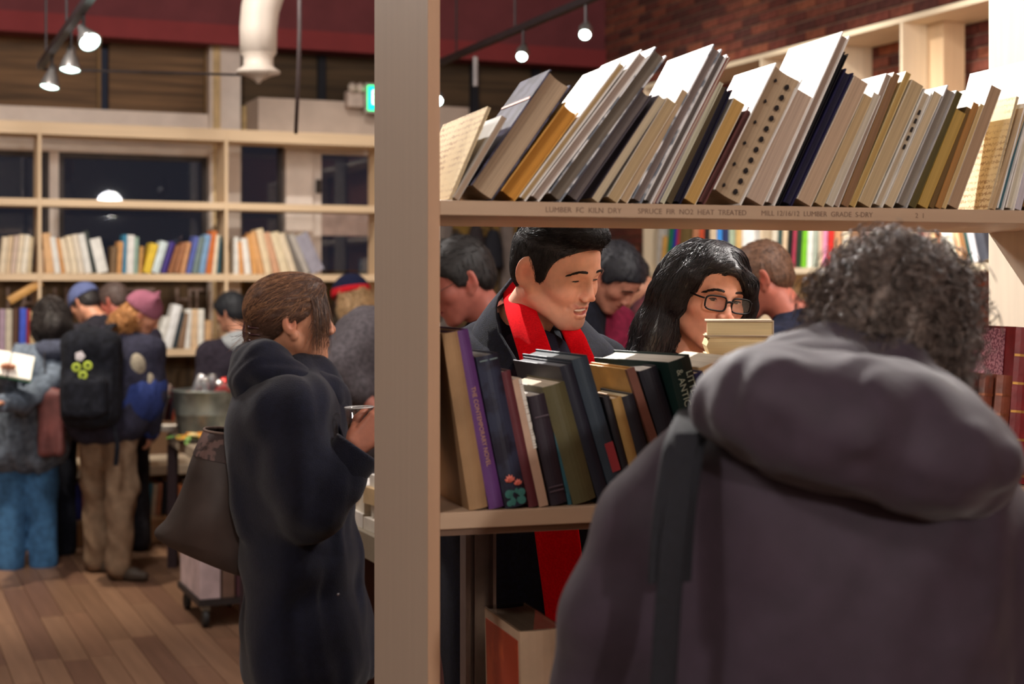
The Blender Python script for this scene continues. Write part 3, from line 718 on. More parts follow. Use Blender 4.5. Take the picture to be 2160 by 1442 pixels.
# ---- next shelf down
u0, _ = FB.hit(1104, 1330, .03); zt = FB.hit(1104, 1332, .03)[1]
o = book('large orange-covered book standing on the low shelf beside the steel post', FB, u0, .03, ZD+.0004, .075, zt-ZD, .21, -.02, (214, 178, 150), (222, 196, 166), True, True, 0, None, cover=mat('plain', (206, 180, 152), .6))
MB().box(-.0014, -.0002, .012, .2, (zt-ZD)*.12, (zt-ZD)*.94).build('orange_panel', mat('print', (196, 84, 48), .45, 9, .1, 0, 'z', 0, .4, 0, False, (178, 70, 44)), o)
MB().box(-.0016, .0755, .004, .214, zt-ZD, zt-ZD+.0015).build('plastic_jacket_edge', thin_glass((245, 245, 245), .08), o)
uu = FB.hit(2128, 1200, .06)[0]
for k, (w_, h_, cc, wl) in enumerate(((.13, .10, (206, 196, 184), 'white paper packet on the low shelf at the right panel'), )):
    b = MB(); b.box(0, w_, 0, .16, 0, .20).box(.004, w_-.004, .004, .156, .20, .215)
    o = b.build('carton', mat('plain', (120, 120, 118), .6), None, FB.pt(uu-.02, .06, ZD+.0004), (0, 0, FB.t), bevel=.003); tag(o, 'grey carton with a white flap on the low shelf by the right panel', 'box')
    MB().box(-.012, .06, -.012, .01, .19, .226).build('flap', mat('plain', (226, 222, 214), .6), o)
    MB().box(.004, w_-.004, .01, .15, .2155, .26).build('paper_stack', mat('pages', (206, 196, 178), .8, None, .1, 0, 'z'), o)
    MB().lathe([(0, 0), (.012, 0), (.012, .0015), (0, .0015)], 12, Matrix.Translation((.02, .009, .245)) @ Matrix.Rotation(R(90), 4, 'X')).build('red_sticker', mat('plain', (190, 50, 50), .5), o)
# ------------------------------------------------ the window bookcase, far left
def part(nm, fr_root, u0, u1, v0, v1, z0, z1, m, bev=.002):
    return MB().box(u0, u1, v0, v1, z0, z1).build(nm, m, fr_root, bevel=bev)
lbk = empty('bookcase', LB.pt(0, 0), (0, 0, LB.t)); tag(lbk, 'long pale pine bookcase standing before the window at the left', 'bookcase')
LP = pine('x', (224, 196, 160)); LPz = pine('z', (224, 196, 160))
uL, uR = UL+.02, LB.hit(800, 600)[0]+.02
ups = [LB.hit(p, 600)[0] for p in (-315, 84, 478)]+[uR]
zl = [LB.hit(280, y)[1] for y in (264, 290, 423, 438, 577, 592, 737, 752)]
for z1, z0, nm in ((zl[0], zl[1], 'top'), (zl[2], zl[3], 'shelf'), (zl[4], zl[5], 'shelf'), (zl[6], zl[7], 'shelf')):
    pu = [uL]+ups
    for a, b in zip(pu[:-1], pu[1:]):
        part(nm, lbk, a+.011 if nm == 'shelf' else a, b-.011 if nm == 'shelf' else b, 0, .30, z0, z1, LP)
for u in ups: part('upright', lbk, u-.0105, u+.0105, .002, .298, .50, zl[1], LPz)
for u in ups[1:3]:
    P_ = [(u-.03, .05), (u+.05, .05)]
    MB().box(u+.0108, u+.03, .06, .08, zl[4], zl[4]+.16).build('gusset', LPz, lbk)
# deep base with a ledge
VB = -.42
zt_, zt2, zb1 = .50, .44, .17
part('ledge', lbk, uL, uR, VB, .3, zt2, zt_, pine('x', (226, 208, 182)))
part('base_shelf', lbk, uL, uR, VB, .3, zb1-.03, zb1, LP)
part('kickboard', lbk, uL, uR, VB+.01, VB+.03, 0, zb1-.03, pine('x', (206, 170, 134)))
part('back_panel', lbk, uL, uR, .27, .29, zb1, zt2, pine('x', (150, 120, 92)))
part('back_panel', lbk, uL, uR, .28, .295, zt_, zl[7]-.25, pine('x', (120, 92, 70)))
for u in ups: part('base_divider', lbk, u-.01, u+.01, VB+.01, .27, zb1, zt2, LPz)
ZS2, ZS3, ZBs = zl[4], zl[6], zb1
def row(fr, zs, v, items, where, group, spine=True, dd=.16, hscale=1.0):
    """items: bottom x0, x1 px, top shift px, top y px, colour, words"""
    for n, (x0, x1, sh, ty, cc, wl) in enumerate(items):
        u0 = fr.hit(x0, 600, v)[0]; u1 = fr.hit(x1, 600, v)[0]
        if u1 < u0: u0, u1 = u1, u0
        if sh >= 0:
            ut, zt = fr.hit(x1+sh, ty, v); pu_ = u1; lean = math.atan2(ut-u1, zt-zs)
        else:
            ut, zt = fr.hit(x0+sh, ty, v); pu_ = u0; lean = math.atan2(ut-u0, zt-zs)
        hh = math.hypot(ut-pu_, zt-zs)
        book(f'{wl} {where}', fr, pu_, v, zs+.0004, (u1-u0)*math.cos(lean)*.97, hh, dd, lean, cc, (226, 210, 182), spine, n % 3 != 0, 0, group)
CR = (232, 214, 184); WH = (232, 230, 222); TN = (206, 170, 128)
row(LB, ZS2, .02, [(-2, 10, 8, 500, CR, 'first cream book'), (11, 21, 8, 498, (222, 196, 160), 'tan-cream book'), (22, 32, 9, 497, (214, 190, 172), 'pinkish cream book'), (33, 43, 9, 495, CR, 'tall cream book'),
    (44, 56, 9, 496, (238, 228, 208), 'white-cream book'), (57, 66, 5, 500, (206, 186, 150), 'tan book by the upright')], 'in the left bay of the window bookcase', 'books in the left bay of the window bookcase')
row(LB, ZS2, .02, [(97, 115, -8, 492, (222, 176, 126), 'leaning orange-tan book'), (116, 129, -11, 500, WH, 'slim white book'), (130, 138, -12, 503, (214, 156, 96), 'thin orange book'), (139, 152, -14, 503, CR, 'first broad cream book'),
    (153, 166, -14, 498, (236, 220, 190), 'second broad cream book'), (167, 180, -15, 495, (228, 216, 196), 'third broad cream book'), (181, 195, -16, 494, WH, 'tall white book'), (196, 204, -18, 487, (58, 66, 62), 'dark green slim book'),
    (206, 230, -17, 505, (240, 238, 230), 'leaning white book'), (232, 244, 3, 520, (126, 98, 66), 'brown short book'), (246, 257, 4, 510, (214, 156, 96), 'orange-tan book'), (258, 265, 3, 495, (60, 140, 176), 'bright blue slim book'),
    (266, 281, 3, 496, (238, 236, 230), 'white book in the middle'), (282, 291, 2, 500, (150, 176, 160), 'pale green book'), (292, 299, 4, 520, (214, 160, 90), 'small orange book'), (300, 317, 17, 516, (236, 200, 60), 'yellow book'),
    (318, 335, 20, 512, (214, 228, 228), 'pale aqua book'), (338, 350, 20, 512, (66, 48, 128), 'violet-blue book'), (352, 364, 18, 520, (150, 96, 60), 'first brown book'), (366, 379, 18, 514, (160, 104, 66), 'second brown book'), (380, 390, 14, 512, (204, 150, 106), 'tan-orange book'),
    (392, 402, 18, 500, (92, 104, 176), 'blue and white book'), (404, 418, 16, 502, (112, 130, 128), 'grey-green book'), (419, 432, 14, 496, (124, 160, 196), 'light blue book'), (433, 446, 13, 488, (204, 110, 50), 'tall rust-orange book'),
    (447, 456, 9, 496, CR, 'cream book beside the rust one'), (457, 464, 3, 498, (48, 92, 104), 'teal book by the upright')], 'in the middle bay of the window bookcase', 'books in the middle bay of the window bookcase')
row(LB, ZS2, .02, [(494, 503, 0, 500, WH, 'white book by the upright'), (505, 515, -4, 510, (222, 160, 100), 'orange-tan book'), (517, 531, -9, 503, (240, 236, 226), 'leaning white book'), (533, 545, -12, 497, (222, 162, 96), 'orange book'),
    (547, 559, -19, 490, (226, 170, 112), 'tall peach book'), (560, 575, -20, 484, (236, 214, 176), 'tallest cream book'), (577, 592, -22, 492, (216, 166, 130), 'pink-tan book'), (594, 612, -24, 492, (234, 216, 180), 'broad cream book'),
    (614, 628, -27, 494, CR, 'slanting cream book'), (630, 641, -30, 496, (120, 112, 104), 'dark grey book'), (643, 656, -34, 496, (186, 178, 168), 'pale grey book'), (658, 690, -36, 500, (160, 156, 168), 'most slanted lavender-grey book')], 'in the right bay of the window bookcase', 'books in the right bay of the window bookcase')
row(LB, ZS3, .02, [(-2, 10, 1, 652, (176, 150, 166), 'lilac book'), (11, 25, 1, 652, (206, 194, 172), 'grey-cream book'), (27, 38, 1, 650, (92, 62, 48), 'brown book'), (40, 54, 2, 650, (66, 92, 206), 'bright blue book'), (55, 62, 2, 652, (160, 50, 56), 'red slim book'), (63, 73, 1, 656, (216, 186, 140), 'tan book')],
    'low in the left bay of the window bookcase', 'low books in the left bay of the window bookcase')
row(LB, ZS3, .02, [(308, 322, 12, 690, (226, 206, 166), 'short cream book'), (323, 342, 22, 672, WH, 'leaning white book'), (343, 362, 22, 645, (242, 242, 240), 'tallest white book'), (363, 371, 20, 660, (46, 58, 64), 'dark slim book'), (373, 388, 16, 662, (140, 110, 84), 'brown book'),
    (389, 401, 4, 652, WH, 'upright white book'), (402, 416, 2, 652, (222, 190, 152), 'peach book'), (417, 430, 1, 652, (232, 228, 216), 'off-white book'), (432, 446, 1, 676, (206, 164, 118), 'short tan book')],
    'low in the middle bay of the window bookcase', 'low books in the middle bay of the window bookcase')
row(LB, ZBs, VB+.03, [(118, 129, 1, 1014, (206, 176, 146), 'tan book'), (130, 139, 1, 1018, (74, 58, 44), 'dark brown book'), (141, 150, 0, 1017, (128, 140, 130), 'grey-green book'), (151, 158, 0, 1017, (214, 206, 190), 'white book'), (159, 172, 1, 1020, (46, 56, 150), 'blue book'), (173, 184, 0, 1015, (190, 130, 120), 'pink book'),
    (276, 288, 6, 1016, (150, 110, 60), 'tan-brown book'), (289, 299, 6, 1015, (120, 84, 44), 'brown book'), (300, 308, 7, 1016, (40, 44, 40), 'black-green book'), (309, 317, 6, 1018, (62, 130, 156), 'blue-green book'), (318, 328, 5, 1020, (222, 206, 186), 'cream book'), (329, 338, 5, 1018, (222, 160, 136), 'pink-cream book'), (339, 350, 7, 1014, (44, 62, 84), 'navy book'), (351, 364, 8, 1020, (206, 112, 76), 'first orange book'), (366, 378, 8, 1022, (214, 130, 84), 'second orange book')],
    'on the bottom shelf under the ledge', 'books on the bottom shelf under the ledge', dd=.2)
row(LB, zt_, VB+.16, [(122, 138, 3, 985, (236, 222, 196), 'small cream book'), (139, 165, -6, 948, (238, 228, 206), 'tall cream book')], 'standing on the pale ledge by the khaki trousers', 'books on the ledge')
o = book('tan book lying across the row at the left edge of the window bookcase', LB, LB.hit(24, 640, .04)[0], .03, ZS3+.31, .05, .24, .16, R(58), (212, 160, 90), CR, True, True)
# ------------------------------------------------ bookcase along the brick wall
rbk = empty('bookcase', RW.pt(0, 0), (0, 0, RW.t)); tag(rbk, 'tall pale pine bookcase along the brick wall at the right', 'bookcase')
VF = -.36
RPx = pine('x', (226, 208, 180)); RPz = pine('z', (226, 208, 180))
ua = RW.hit(1357, 600, VF)[0]; ub_ = 9.2
zt0 = RW.hit(1900, 55, VF)[1]; ztr = RW.hit(1900, 36, VF)[1]
ZR = RW.hit(1500, 569, VF)[1]
uu_ = [ua, RW.hit(1604, 600, VF)[0], RW.hit(1728, 600, VF)[0], RW.hit(1900, 600, VF)[0]]+[7.6, 9.2]
for a, b in zip(uu_[:-1], uu_[1:]):
    part('top', rbk, a, b, VF, 0, ztr-.03, ztr, RPx)
    part('shelf', rbk, a+.011, b-.011, VF, 0, ZR-.035, ZR, RPx)
    part('shelf', rbk, a+.011, b-.011, VF, 0, ZR+.42, ZR+.445, RPx)
    part('shelf', rbk, a+.011, b-.011, VF, 0, ZR-.50, ZR-.47, RPx)
    part('shelf', rbk, a+.011, b-.011, VF, 0, ZR-.95, ZR-.92, RPx)
for i, u in enumerate(uu_): part('upright', rbk, u-.0105, u+.0105, VF+.002, -.002, 0, ztr-.03, RPz)
uq0, uq1 = RW.hit(1945, 100, -.12)[0], RW.hit(2016, 100, -.12)[0]
part('inner_post', rbk, uq0, uq1, -.2, -.06, ZR+.445, ztr-.03, pine('z', (206, 176, 140)))
for a, b in ((uu_[0], uu_[1]), (uu_[1], uu_[2]), (uu_[2], uu_[3])): part('back_panel', rbk, a+.011, b-.011, -.03, -.015, 0, ZR-.035, pine('z', (190, 160, 126)))
wb = 'on the bookcase along the brick wall'
row(RW, ZR, VF+.02, [(1384, 1391, 5, 470, (206, 200, 192), 'grey-white slim book'), (1392, 1401, 6, 500, (222, 170, 90), 'orange-cream short book'), (1402, 1412, 10, 470, (30, 120, 84), 'green book'), (1413, 1420, 10, 470, (44, 60, 170), 'deep blue book'), (1421, 1427, 9, 470, (176, 50, 66), 'crimson slim book'), (1429, 1450, 6, 468, (112, 92, 56), 'olive-brown book'),
    (1456, 1468, 7, 470, (190, 130, 96), 'tan book'), (1469, 1480, 7, 476, (200, 80, 50), 'rust-red book'), (1482, 1493, 3, 470, (40, 36, 38), 'black book'), (1496, 1509, 2, 470, (222, 200, 170), 'cream book'), (1511, 1521, 1, 466, (60, 140, 220), 'sky-blue book'), (1522, 1535, 1, 468, (44, 52, 92), 'navy book'), (1537, 1546, 1, 470, (170, 186, 160), 'pale green book'), (1549, 1562, 3, 470, (206, 170, 110), 'ochre book'), (1564, 1590, 1, 468, (240, 240, 238), 'broad white book')],
    'in the leftmost bay '+wb, 'books in the first bay along the brick wall', dd=.2)
row(RW, ZR, VF+.02, [(1626, 1637, 4, 466, (226, 216, 196), 'cream-white book'), (1638, 1646, 4, 466, (50, 78, 76), 'dark teal book'), (1647, 1657, 5, 466, (226, 200, 166), 'peach-cream book'), (1658, 1668, 6, 464, (30, 32, 30), 'black book'), (1669, 1676, 6, 466, (176, 60, 84), 'dark pink slim book'), (1677, 1688, 5, 466, (40, 62, 44), 'dark green book'), (1689, 1700, 6, 462, (130, 206, 50), 'lime green book'), (1701, 1712, 4, 464, (240, 240, 232), 'white book'), (1713, 1722, 4, 466, (176, 186, 170), 'grey-green book')],
    'between the two uprights, '+wb, 'books in the second bay along the brick wall', dd=.2)
row(RW, ZR, VF+.02, [(1734, 1742, 4, 462, (226, 150, 186), 'pink book'), (1744, 1756, 4, 462, (214, 50, 44), 'bright red book'), (1758, 1772, 3, 462, (204, 150, 110), 'tan book'), (1776, 1790, 2, 462, (222, 206, 180), 'cream book'), (1794, 1812, 2, 462, (160, 120, 90), 'brown book'), (1816, 1832, 1, 460, (226, 190, 180), 'pale pink book'), (1836, 1850, 1, 460, (234, 228, 214), 'white book'), (1854, 1870, 0, 460, (214, 180, 130), 'ochre-cream book'), (1874, 1888, 0, 462, (140, 104, 76), 'dark tan book')],
    'behind the curly grey hair, '+wb, 'books in the third bay along the brick wall', dd=.2)
row(RW, ZR, VF+.02, [(1925, 1938, -6, 470, (220, 196, 170), 'cream book'), (1940, 1954, -8, 470, (150, 84, 70), 'red-brown book'), (1956, 1968, -9, 470, (224, 180, 160), 'pink-cream book'), (1969, 1981, -10, 470, (226, 196, 150), 'straw book'), (1982, 1992, -12, 470, (208, 132, 86), 'orange book'), (1993, 2006, -14, 470, (238, 232, 220), 'white book'), (2007, 2020, -15, 470, (232, 226, 206), 'ivory book'), (2021, 2034, -16, 470, (214, 170, 130), 'tan book'), (2035, 2044, -17, 470, (150, 104, 60), 'brown book'), (2045, 2052, -18, 470, (44, 80, 76), 'dark teal slim book'), (2053, 2066, -18, 470, (224, 222, 228), 'silver-white book'), (2067, 2088, -18, 470, (70, 72, 82), 'dark slate book')],
    'nearest the right panel, '+wb, 'books in the fourth bay along the brick wall', dd=.2)

# ------------------------------------------------ tables
def slab_table(name, label, corners, z0, z1, mtop, leg_in=.06, leg=.03, legm=None, apron=None):
    t = empty(name, (corners[0][0], corners[0][1], 0)); tag(t, label, 'table')
    o0 = Vector((corners[0][0], corners[0][1]))
    P = [Vector(c)-o0 for c in corners]
    V = [(p.x, p.y, z0) for p in P]+[(p.x, p.y, z1) for p in P]
    me = bpy.data.meshes.new('tabletop'); me.from_pydata(V, [], [(3, 2, 1, 0), (4, 5, 6, 7), (0, 1, 5, 4), (1, 2, 6, 5), (2, 3, 7, 6), (3, 0, 4, 7)]); me.shade_flat()
    o = link('tabletop', me, mtop, t); b = o.modifiers.new('bevel', 'BEVEL'); b.width = .003
    c = sum(P, Vector((0, 0)))/4
    for p in P:
        q = p+(c-p)*leg_in/(c-p).length*1.6
        MB().box(q.x-leg, q.x+leg, q.y-leg, q.y+leg, 0, z0).build('leg', legm, t, bevel=.003)
    return t, o0
g1 = W(517, 1013, 6.87); g2 = W(335, 900, 9.56)
e = (Vector((g2.x, g2.y))-Vector((g1.x, g1.y))).normalized(); nr = Vector((e.y, -e.x))
a = Vector((g1.x, g1.y)); b_ = a+e*2.5
tb1, _ = slab_table('drinks_table', 'long grey drinks table carrying the metal ice tub', [a, a+nr*.75, b_+nr*.75, b_], .735, .80, mat('wood', (166, 152, 134), .6, 8, .1, .03, 'y'), .05, .028, mat('plain', (46, 30, 36), .6))
# second table behind the left post
ta_ = W(754, 1112, 4.35); tb_ = W(792, 1136, 4.1)
c1_ = Vector((W(944, 1150, 3.72).x, 3.72)); c0_ = FB.v*1
A = Vector((W(752, 1100, 4.2).x, 4.2)); B = Vector((W(985, 1100, 3.86).x, 3.86)); d_ = Vector((.42, .9)).normalized()
dv = Vector((-.387, .922))
A = Vector((W(800, 1136, 4.2).x, 4.2)); uvec = Vector((.922, .387))
tb2, _ = slab_table('display_table', 'pale display table with stacked books behind the near bookcase', [A, A+uvec*.95, A+uvec*.95+dv*.42, A+dv*.42], .895, .97, mat('plain', (150, 138, 118), .55, 9, .08), .08, .04, mat('plain', (96, 66, 58), .7))
MB().box(.10, .85, .0, .02, .3, .895).build('modesty_panel', mat('plain', (92, 56, 52), .7), tb2, (uvec.x*0+dv.x*.1, uvec.y*0+dv.y*.1, 0), (0, 0, math.atan2(uvec.y, uvec.x)))
tf = Frame((A.x, A.y), math.degrees(math.atan2(uvec.y, uvec.x)))
stack_cols = [(232, 224, 210), (236, 230, 220), (226, 196, 150), (238, 234, 226), (230, 220, 200), (236, 232, 226)]
def lying(label, fr, u, v, z, L_, D_, hk, cc, yaw=0, group=None):
    b = MB(); bt = .0018
    b.box(0, L_, 0, D_, 0, bt).box(0, L_, 0, D_, hk-bt, hk).box(0, bt, 0, D_, bt, hk-bt)
    o = b.build('book', mat('plain', cc, .55, 14, .1), None, fr.pt(u, v, z), (0, 0, fr.t+yaw)); tag(o, label, 'book', group)
    MB().box(bt, L_-.003, .003, D_-.003, bt, hk-bt).build('pages', mat('pages', (228, 214, 190), .85, None, .1, 0, 'z'), o); return o
pos = ['lowest', 'second lowest', 'third', 'topmost']
for s_, (su, sv) in enumerate(((.02, .02), (.015, .20))):
    zz = .97
    for k in range(4 if s_ == 0 else 3):
        hk = .034+.006*((k+s_) % 3)
        lying(f'white book, {pos[k]} in the {["nearer", "farther"][s_]} small stack on the display table', tf, su+.004*k, sv, zz+.0004, .16, .17, hk, stack_cols[(k+s_*3) % 6], R([2, -4, 5, 0][k]), 'stacked books on the display table'); zz += hk+.0005
# ---- tub of cans
tubc = Vector(((438-CX)/F*9.0, 9.0)); ZT = .80
tub = empty('ice_tub', (tubc.x, tubc.y, ZT+.0005)); tag(tub, 'galvanised metal ice tub filled with drink cans on the grey table', 'tub')
zinc = mat('plain', (150, 156, 150), .42, 9, .28, .05, 'z', .7)
MB().lathe([(0, 0), (.17, 0), (.172, .006), (.185, .12), (.19, .125), (.19, .135), (.202, .255), (.208, .262), (.208, .27), (.2, .27), (.196, .25), (.168, .02), (0, .015)], 36).build('bucket', zinc, tub, smooth=True)
for s in (-1, 1):
    pts = [(s*(.205+.035*math.sin(PI*k/8)), .06*math.cos(PI*k/8), .235-.02*math.sin(PI*k/8)) for k in range(9)]
    MB().tube(pts, .006, 8).build('handle', zinc, tub, smooth=True)
rn = random.Random(9)
canw = [('red', (206, 40, 44)), ('silver', (190, 192, 196)), ('red and silver', (196, 90, 90)), ('silver', (176, 180, 188)), ('red', (190, 36, 40)), ('silver', (200, 200, 204)), ('silver', (186, 188, 190)), ('red', (210, 60, 56)), ('silver', (180, 184, 190))]
cp = [(-.12, -.05, R(70), 20), (.0, -.06, R(20), 0), (.07, -.09, R(60), 60), (-.02, .06, R(10), 0), (.12, -.02, R(40), -20), (-.09, .07, R(25), 120), (-.07, -.12, R(80), 70), (.10, .08, R(30), 200), (.03, .0, R(15), 0)]
for k, ((wl, cc), (x, y, tl, az)) in enumerate(zip(canw, cp)):
    c = empty('drink_can', (tubc.x+x*.95, tubc.y+y*.95, ZT+.205+.018*(k % 3)), (tl, 0, R(az))); tag(c, f'{wl} drink can, {ordinal(k+1)} of the cans heaped in the ice tub', 'can', 'drink cans in the ice tub')
    MB().lathe([(.026, 0), (.033, .008), (.033, .102), (.027, .116)], 16).build('can_body', mat('plain', cc, .25, 8, .1, 0, 'z', .5), c, smooth=True)
    MB().lathe([(0, .113), (.024, .113), (.0265, .118), (.027, .116)], 16).build('lid', mat('plain', (205, 205, 205), .22, None, .05, 0, 'z', .9), c, smooth=True)
# bags, plates and garnish round the tub
pl = empty('platter', (tubc.x+.02, tubc.y-.34, ZT+.0005)); tag(pl, 'low dark platter of orange slices and green leaves before the ice tub', 'platter')
MB().lathe([(0, 0), (.13, 0), (.17, .018), (.168, .022), (.13, .008), (0, .008)], 24).build('dish', mat('plain', (70, 62, 54), .5), pl, smooth=True)
for k in range(16):
    a = rn.uniform(0, 2*PI); r_ = rn.uniform(.02, .13); h_ = .012+.02*rn.random()
    cc = [(222, 140, 50), (230, 170, 70), (226, 150, 60), (240, 214, 150)][k % 4]
    MB().lathe([(0, 0), (.028, 0), (.031, .006), (.028, .012), (0, .012)], 12, Matrix.Translation((r_*math.cos(a), r_*math.sin(a), h_)) @ Matrix.Rotation(rn.uniform(-.6, .6), 4, 'X')).build('orange_slice', mat('plain', cc, .4), pl, smooth=True)
for k in range(22):
    a = rn.uniform(0, 2*PI); r_ = rn.uniform(.05, .16); M_ = Matrix.Translation((r_*math.cos(a), r_*math.sin(a), .02+.02*rn.random())) @ Matrix.Rotation(rn.uniform(0, 6), 4, 'Z') @ Matrix.Rotation(rn.uniform(-.9, .2), 4, 'X')
    b = MB().grid([[M_ @ Vector((x*w_, y, .006*math.sin(4*y/.06)+.004*abs(x))) for x in (-1, -.4, .4, 1)] for y, w_ in ((0, .002), (.015, .014), (.035, .018), (.05, .01), (.06, .001))])
    b.build('leaf', mat('plain', [(96, 150, 60), (120, 170, 76), (70, 120, 50)][k % 3], .5), pl)
c = empty('napkin_stack', W(353, 888, 9.3)); c.location.z = ZT+.0005; tag(c, 'small white stack of napkins at the left end of the grey table', 'napkins')
for k in range(5): MB().box(-.06+.002*k, .06+.002*k, -.06, .06, .007*k, .007*k+.006).build('napkin', mat('plain', (232, 222, 210), .8), c)
# leaning magazines left of the tub
for k, (px, cc, wl) in enumerate(((345, (226, 196, 180), 'pale pink'), (352, (96, 40, 56), 'wine red'), (358, (60, 62, 72), 'dark grey'), (363, (206, 90, 60), 'orange'))):
    p = W(px, 880, 9.42+.02*k)
    book(f'{wl} magazine leaning left of the ice tub', LB, LB.hit(px, 880, -.5)[0], -.5-.02*k, ZT+.0004, .012, .24-.02*k, .17, R(12), cc, WH, True, False, 0, 'magazines leaning left of the ice tub')
# trolley under the table
tp = W(470, 1300, 7.62)
tr = empty('trolley', (tp.x, tp.y, 0), (0, 0, R(ROOM))); tag(tr, 'dark wheeled trolley of mixed boxes under the grey table', 'trolley')
MB().box(-.14, .16, -.1, .45, .11, .14).build('deck', mat('plain', (50, 44, 44), .6), tr)
for x in (-.10, .12):
    for y in (-.06, .40):
        w_ = MB().lathe([(0, -.016), (.035, -.016), (.045, -.01), (.045, .01), (.035, .016), (0, .016)], 16, Matrix.Translation((x, y, .0455)) @ Matrix.Rotation(R(90), 4, 'Y')).build('wheel', mat('plain', (44, 44, 44), .6), tr, smooth=True)
        MB().box(x-.02, x+.02, y-.025, y+.025, .085, .11).build('caster_fork', mat('plain', (150, 150, 140), .4, None, .1, 0, 'z', .7), tr)
for x, w_, z_, cc in ((-.13, .1, .36, (206, 186, 190)), (-.02, .06, .42, (122, 96, 84)), (.05, .10, .5, (84, 50, 60))):
    MB().box(x, x+w_, -.09, .42, .1405, .1405+z_-.14).build('box', mat('plain', cc, .7), tr, bevel=.004)
MB().tube([(-.1, .44, .13), (-.1, .46, .66), (.12, .46, .66), (.12, .44, .13)], .012, 8).build('push_bar', mat('plain', (70, 66, 66), .4, None, .1, 0, 'z', .8), tr)
# ------------------------------------------------ soft shapes: distance fields turned into one continuous surface
def A3(p): return np.array(p, np.float64)
def nrm(v): v = A3(v); return v/np.linalg.norm(v)
class Sdf:
    def __init__(s): s.P = []
    def _add(s, f, lo, hi, k, op): s.P.append((f, A3(lo), A3(hi), k, op)); return s
    def cap(s, a, b, ra, rb=None, k=.02, op='+'):
        a = A3(a); b = A3(b); rb = ra if rb is None else rb; ab = b-a; L2 = max(float(ab @ ab), 1e-12)
        def f(X, Y, Z):
            x, y, z = X-a[0], Y-a[1], Z-a[2]
            t = np.clip((x*ab[0]+y*ab[1]+z*ab[2])/L2, 0, 1)
            return np.sqrt((x-t*ab[0])**2+(y-t*ab[1])**2+(z-t*ab[2])**2)-(ra+(rb-ra)*t)
        r = max(ra, rb); return s._add(f, np.minimum(a, b)-r, np.maximum(a, b)+r, k, op)
    def chain(s, pts, rs, k=.02):
        for i in range(len(pts)-1): s.cap(pts[i], pts[i+1], rs[i], rs[i+1], k)
        return s
    def ell(s, c, r, Rm=None, k=.02, op='+'):
        c = A3(c); r = A3(r); Rm = np.eye(3) if Rm is None else np.array(Rm)
        def f(X, Y, Z):
            x, y, z = X-c[0], Y-c[1], Z-c[2]
            u = (Rm[0, 0]*x+Rm[1, 0]*y+Rm[2, 0]*z); v = (Rm[0, 1]*x+Rm[1, 1]*y+Rm[2, 1]*z); w = (Rm[0, 2]*x+Rm[1, 2]*y+Rm[2, 2]*z)
            k0 = np.sqrt((u/r[0])**2+(v/r[1])**2+(w/r[2])**2); k1 = np.sqrt((u/r[0]**2)**2+(v/r[1]**2)**2+(w/r[2]**2)**2)
            return k0*(k0-1)/np.maximum(k1, 1e-9)
        e = np.sqrt((Rm**2) @ (r**2)); return s._add(f, c-e, c+e, k, op)
    def box(s, c, h, rad=.01, Rm=None, k=.01, op='+'):
        c = A3(c); h = A3(h)-rad; Rm = np.eye(3) if Rm is None else np.array(Rm)
        def f(X, Y, Z):
            x, y, z = X-c[0], Y-c[1], Z-c[2]
            q = [np.abs(Rm[0, i]*x+Rm[1, i]*y+Rm[2, i]*z)-h[i] for i in range(3)]
            return np.sqrt(sum(np.maximum(a, 0)**2 for a in q))+np.minimum(np.maximum(np.maximum(q[0], q[1]), q[2]), 0)-rad
        e = np.abs(Rm) @ (h+rad); return s._add(f, c-e, c+e, k, op)
    def mesh(s, h, disp=None, cuts=(), pad=.012):
        pad = max(pad, .6*max(p[3] for p in s.P if p[4] == '+')) if pad == .012 else pad
        lo = np.min([p[1] for p in s.P if p[4] == '+'], 0)-pad-2*h; hi = np.max([p[2] for p in s.P if p[4] == '+'], 0)+pad+2*h
        n = np.ceil((hi-lo)/h).astype(int)+1
        ax = [lo[i]+h*np.arange(n[i]) for i in range(3)]
        D = np.full(n, .05, np.float32)
        for f, a, b, k, op in s.P:
            m = 1.2*k+3*h+pad
            i0 = np.maximum(np.floor((a-m-lo)/h).astype(int), 0); i1 = np.minimum(np.ceil((b+m-lo)/h).astype(int)+1, n)
            if np.any(i1 <= i0): continue
            sl = tuple(slice(i0[i], i1[i]) for i in range(3))
            X = ax[0][sl[0]][:, None, None]; Y = ax[1][sl[1]][None, :, None]; Z = ax[2][sl[2]][None, None, :]
            d = f(X, Y, Z).astype(np.float32); c = D[sl]
            if op == '+':
                w = np.clip(.5+.5*(c-d)/k, 0, 1); D[sl] = c*(1-w)+d*w-k*w*(1-w)
            elif op == '-':
                d = -d; w = np.clip(.5-.5*(c-d)/k, 0, 1); D[sl] = c*(1-w)+d*w+k*w*(1-w)
        X = ax[0][:, None, None]; Y = ax[1][None, :, None]; Z = ax[2][None, None, :]
        if disp is not None: D = D+disp(X, Y, Z).astype(np.float32)
        for fn in cuts: D = np.maximum(D, fn(X, Y, Z).astype(np.float32))
        return nets(D, h, lo)
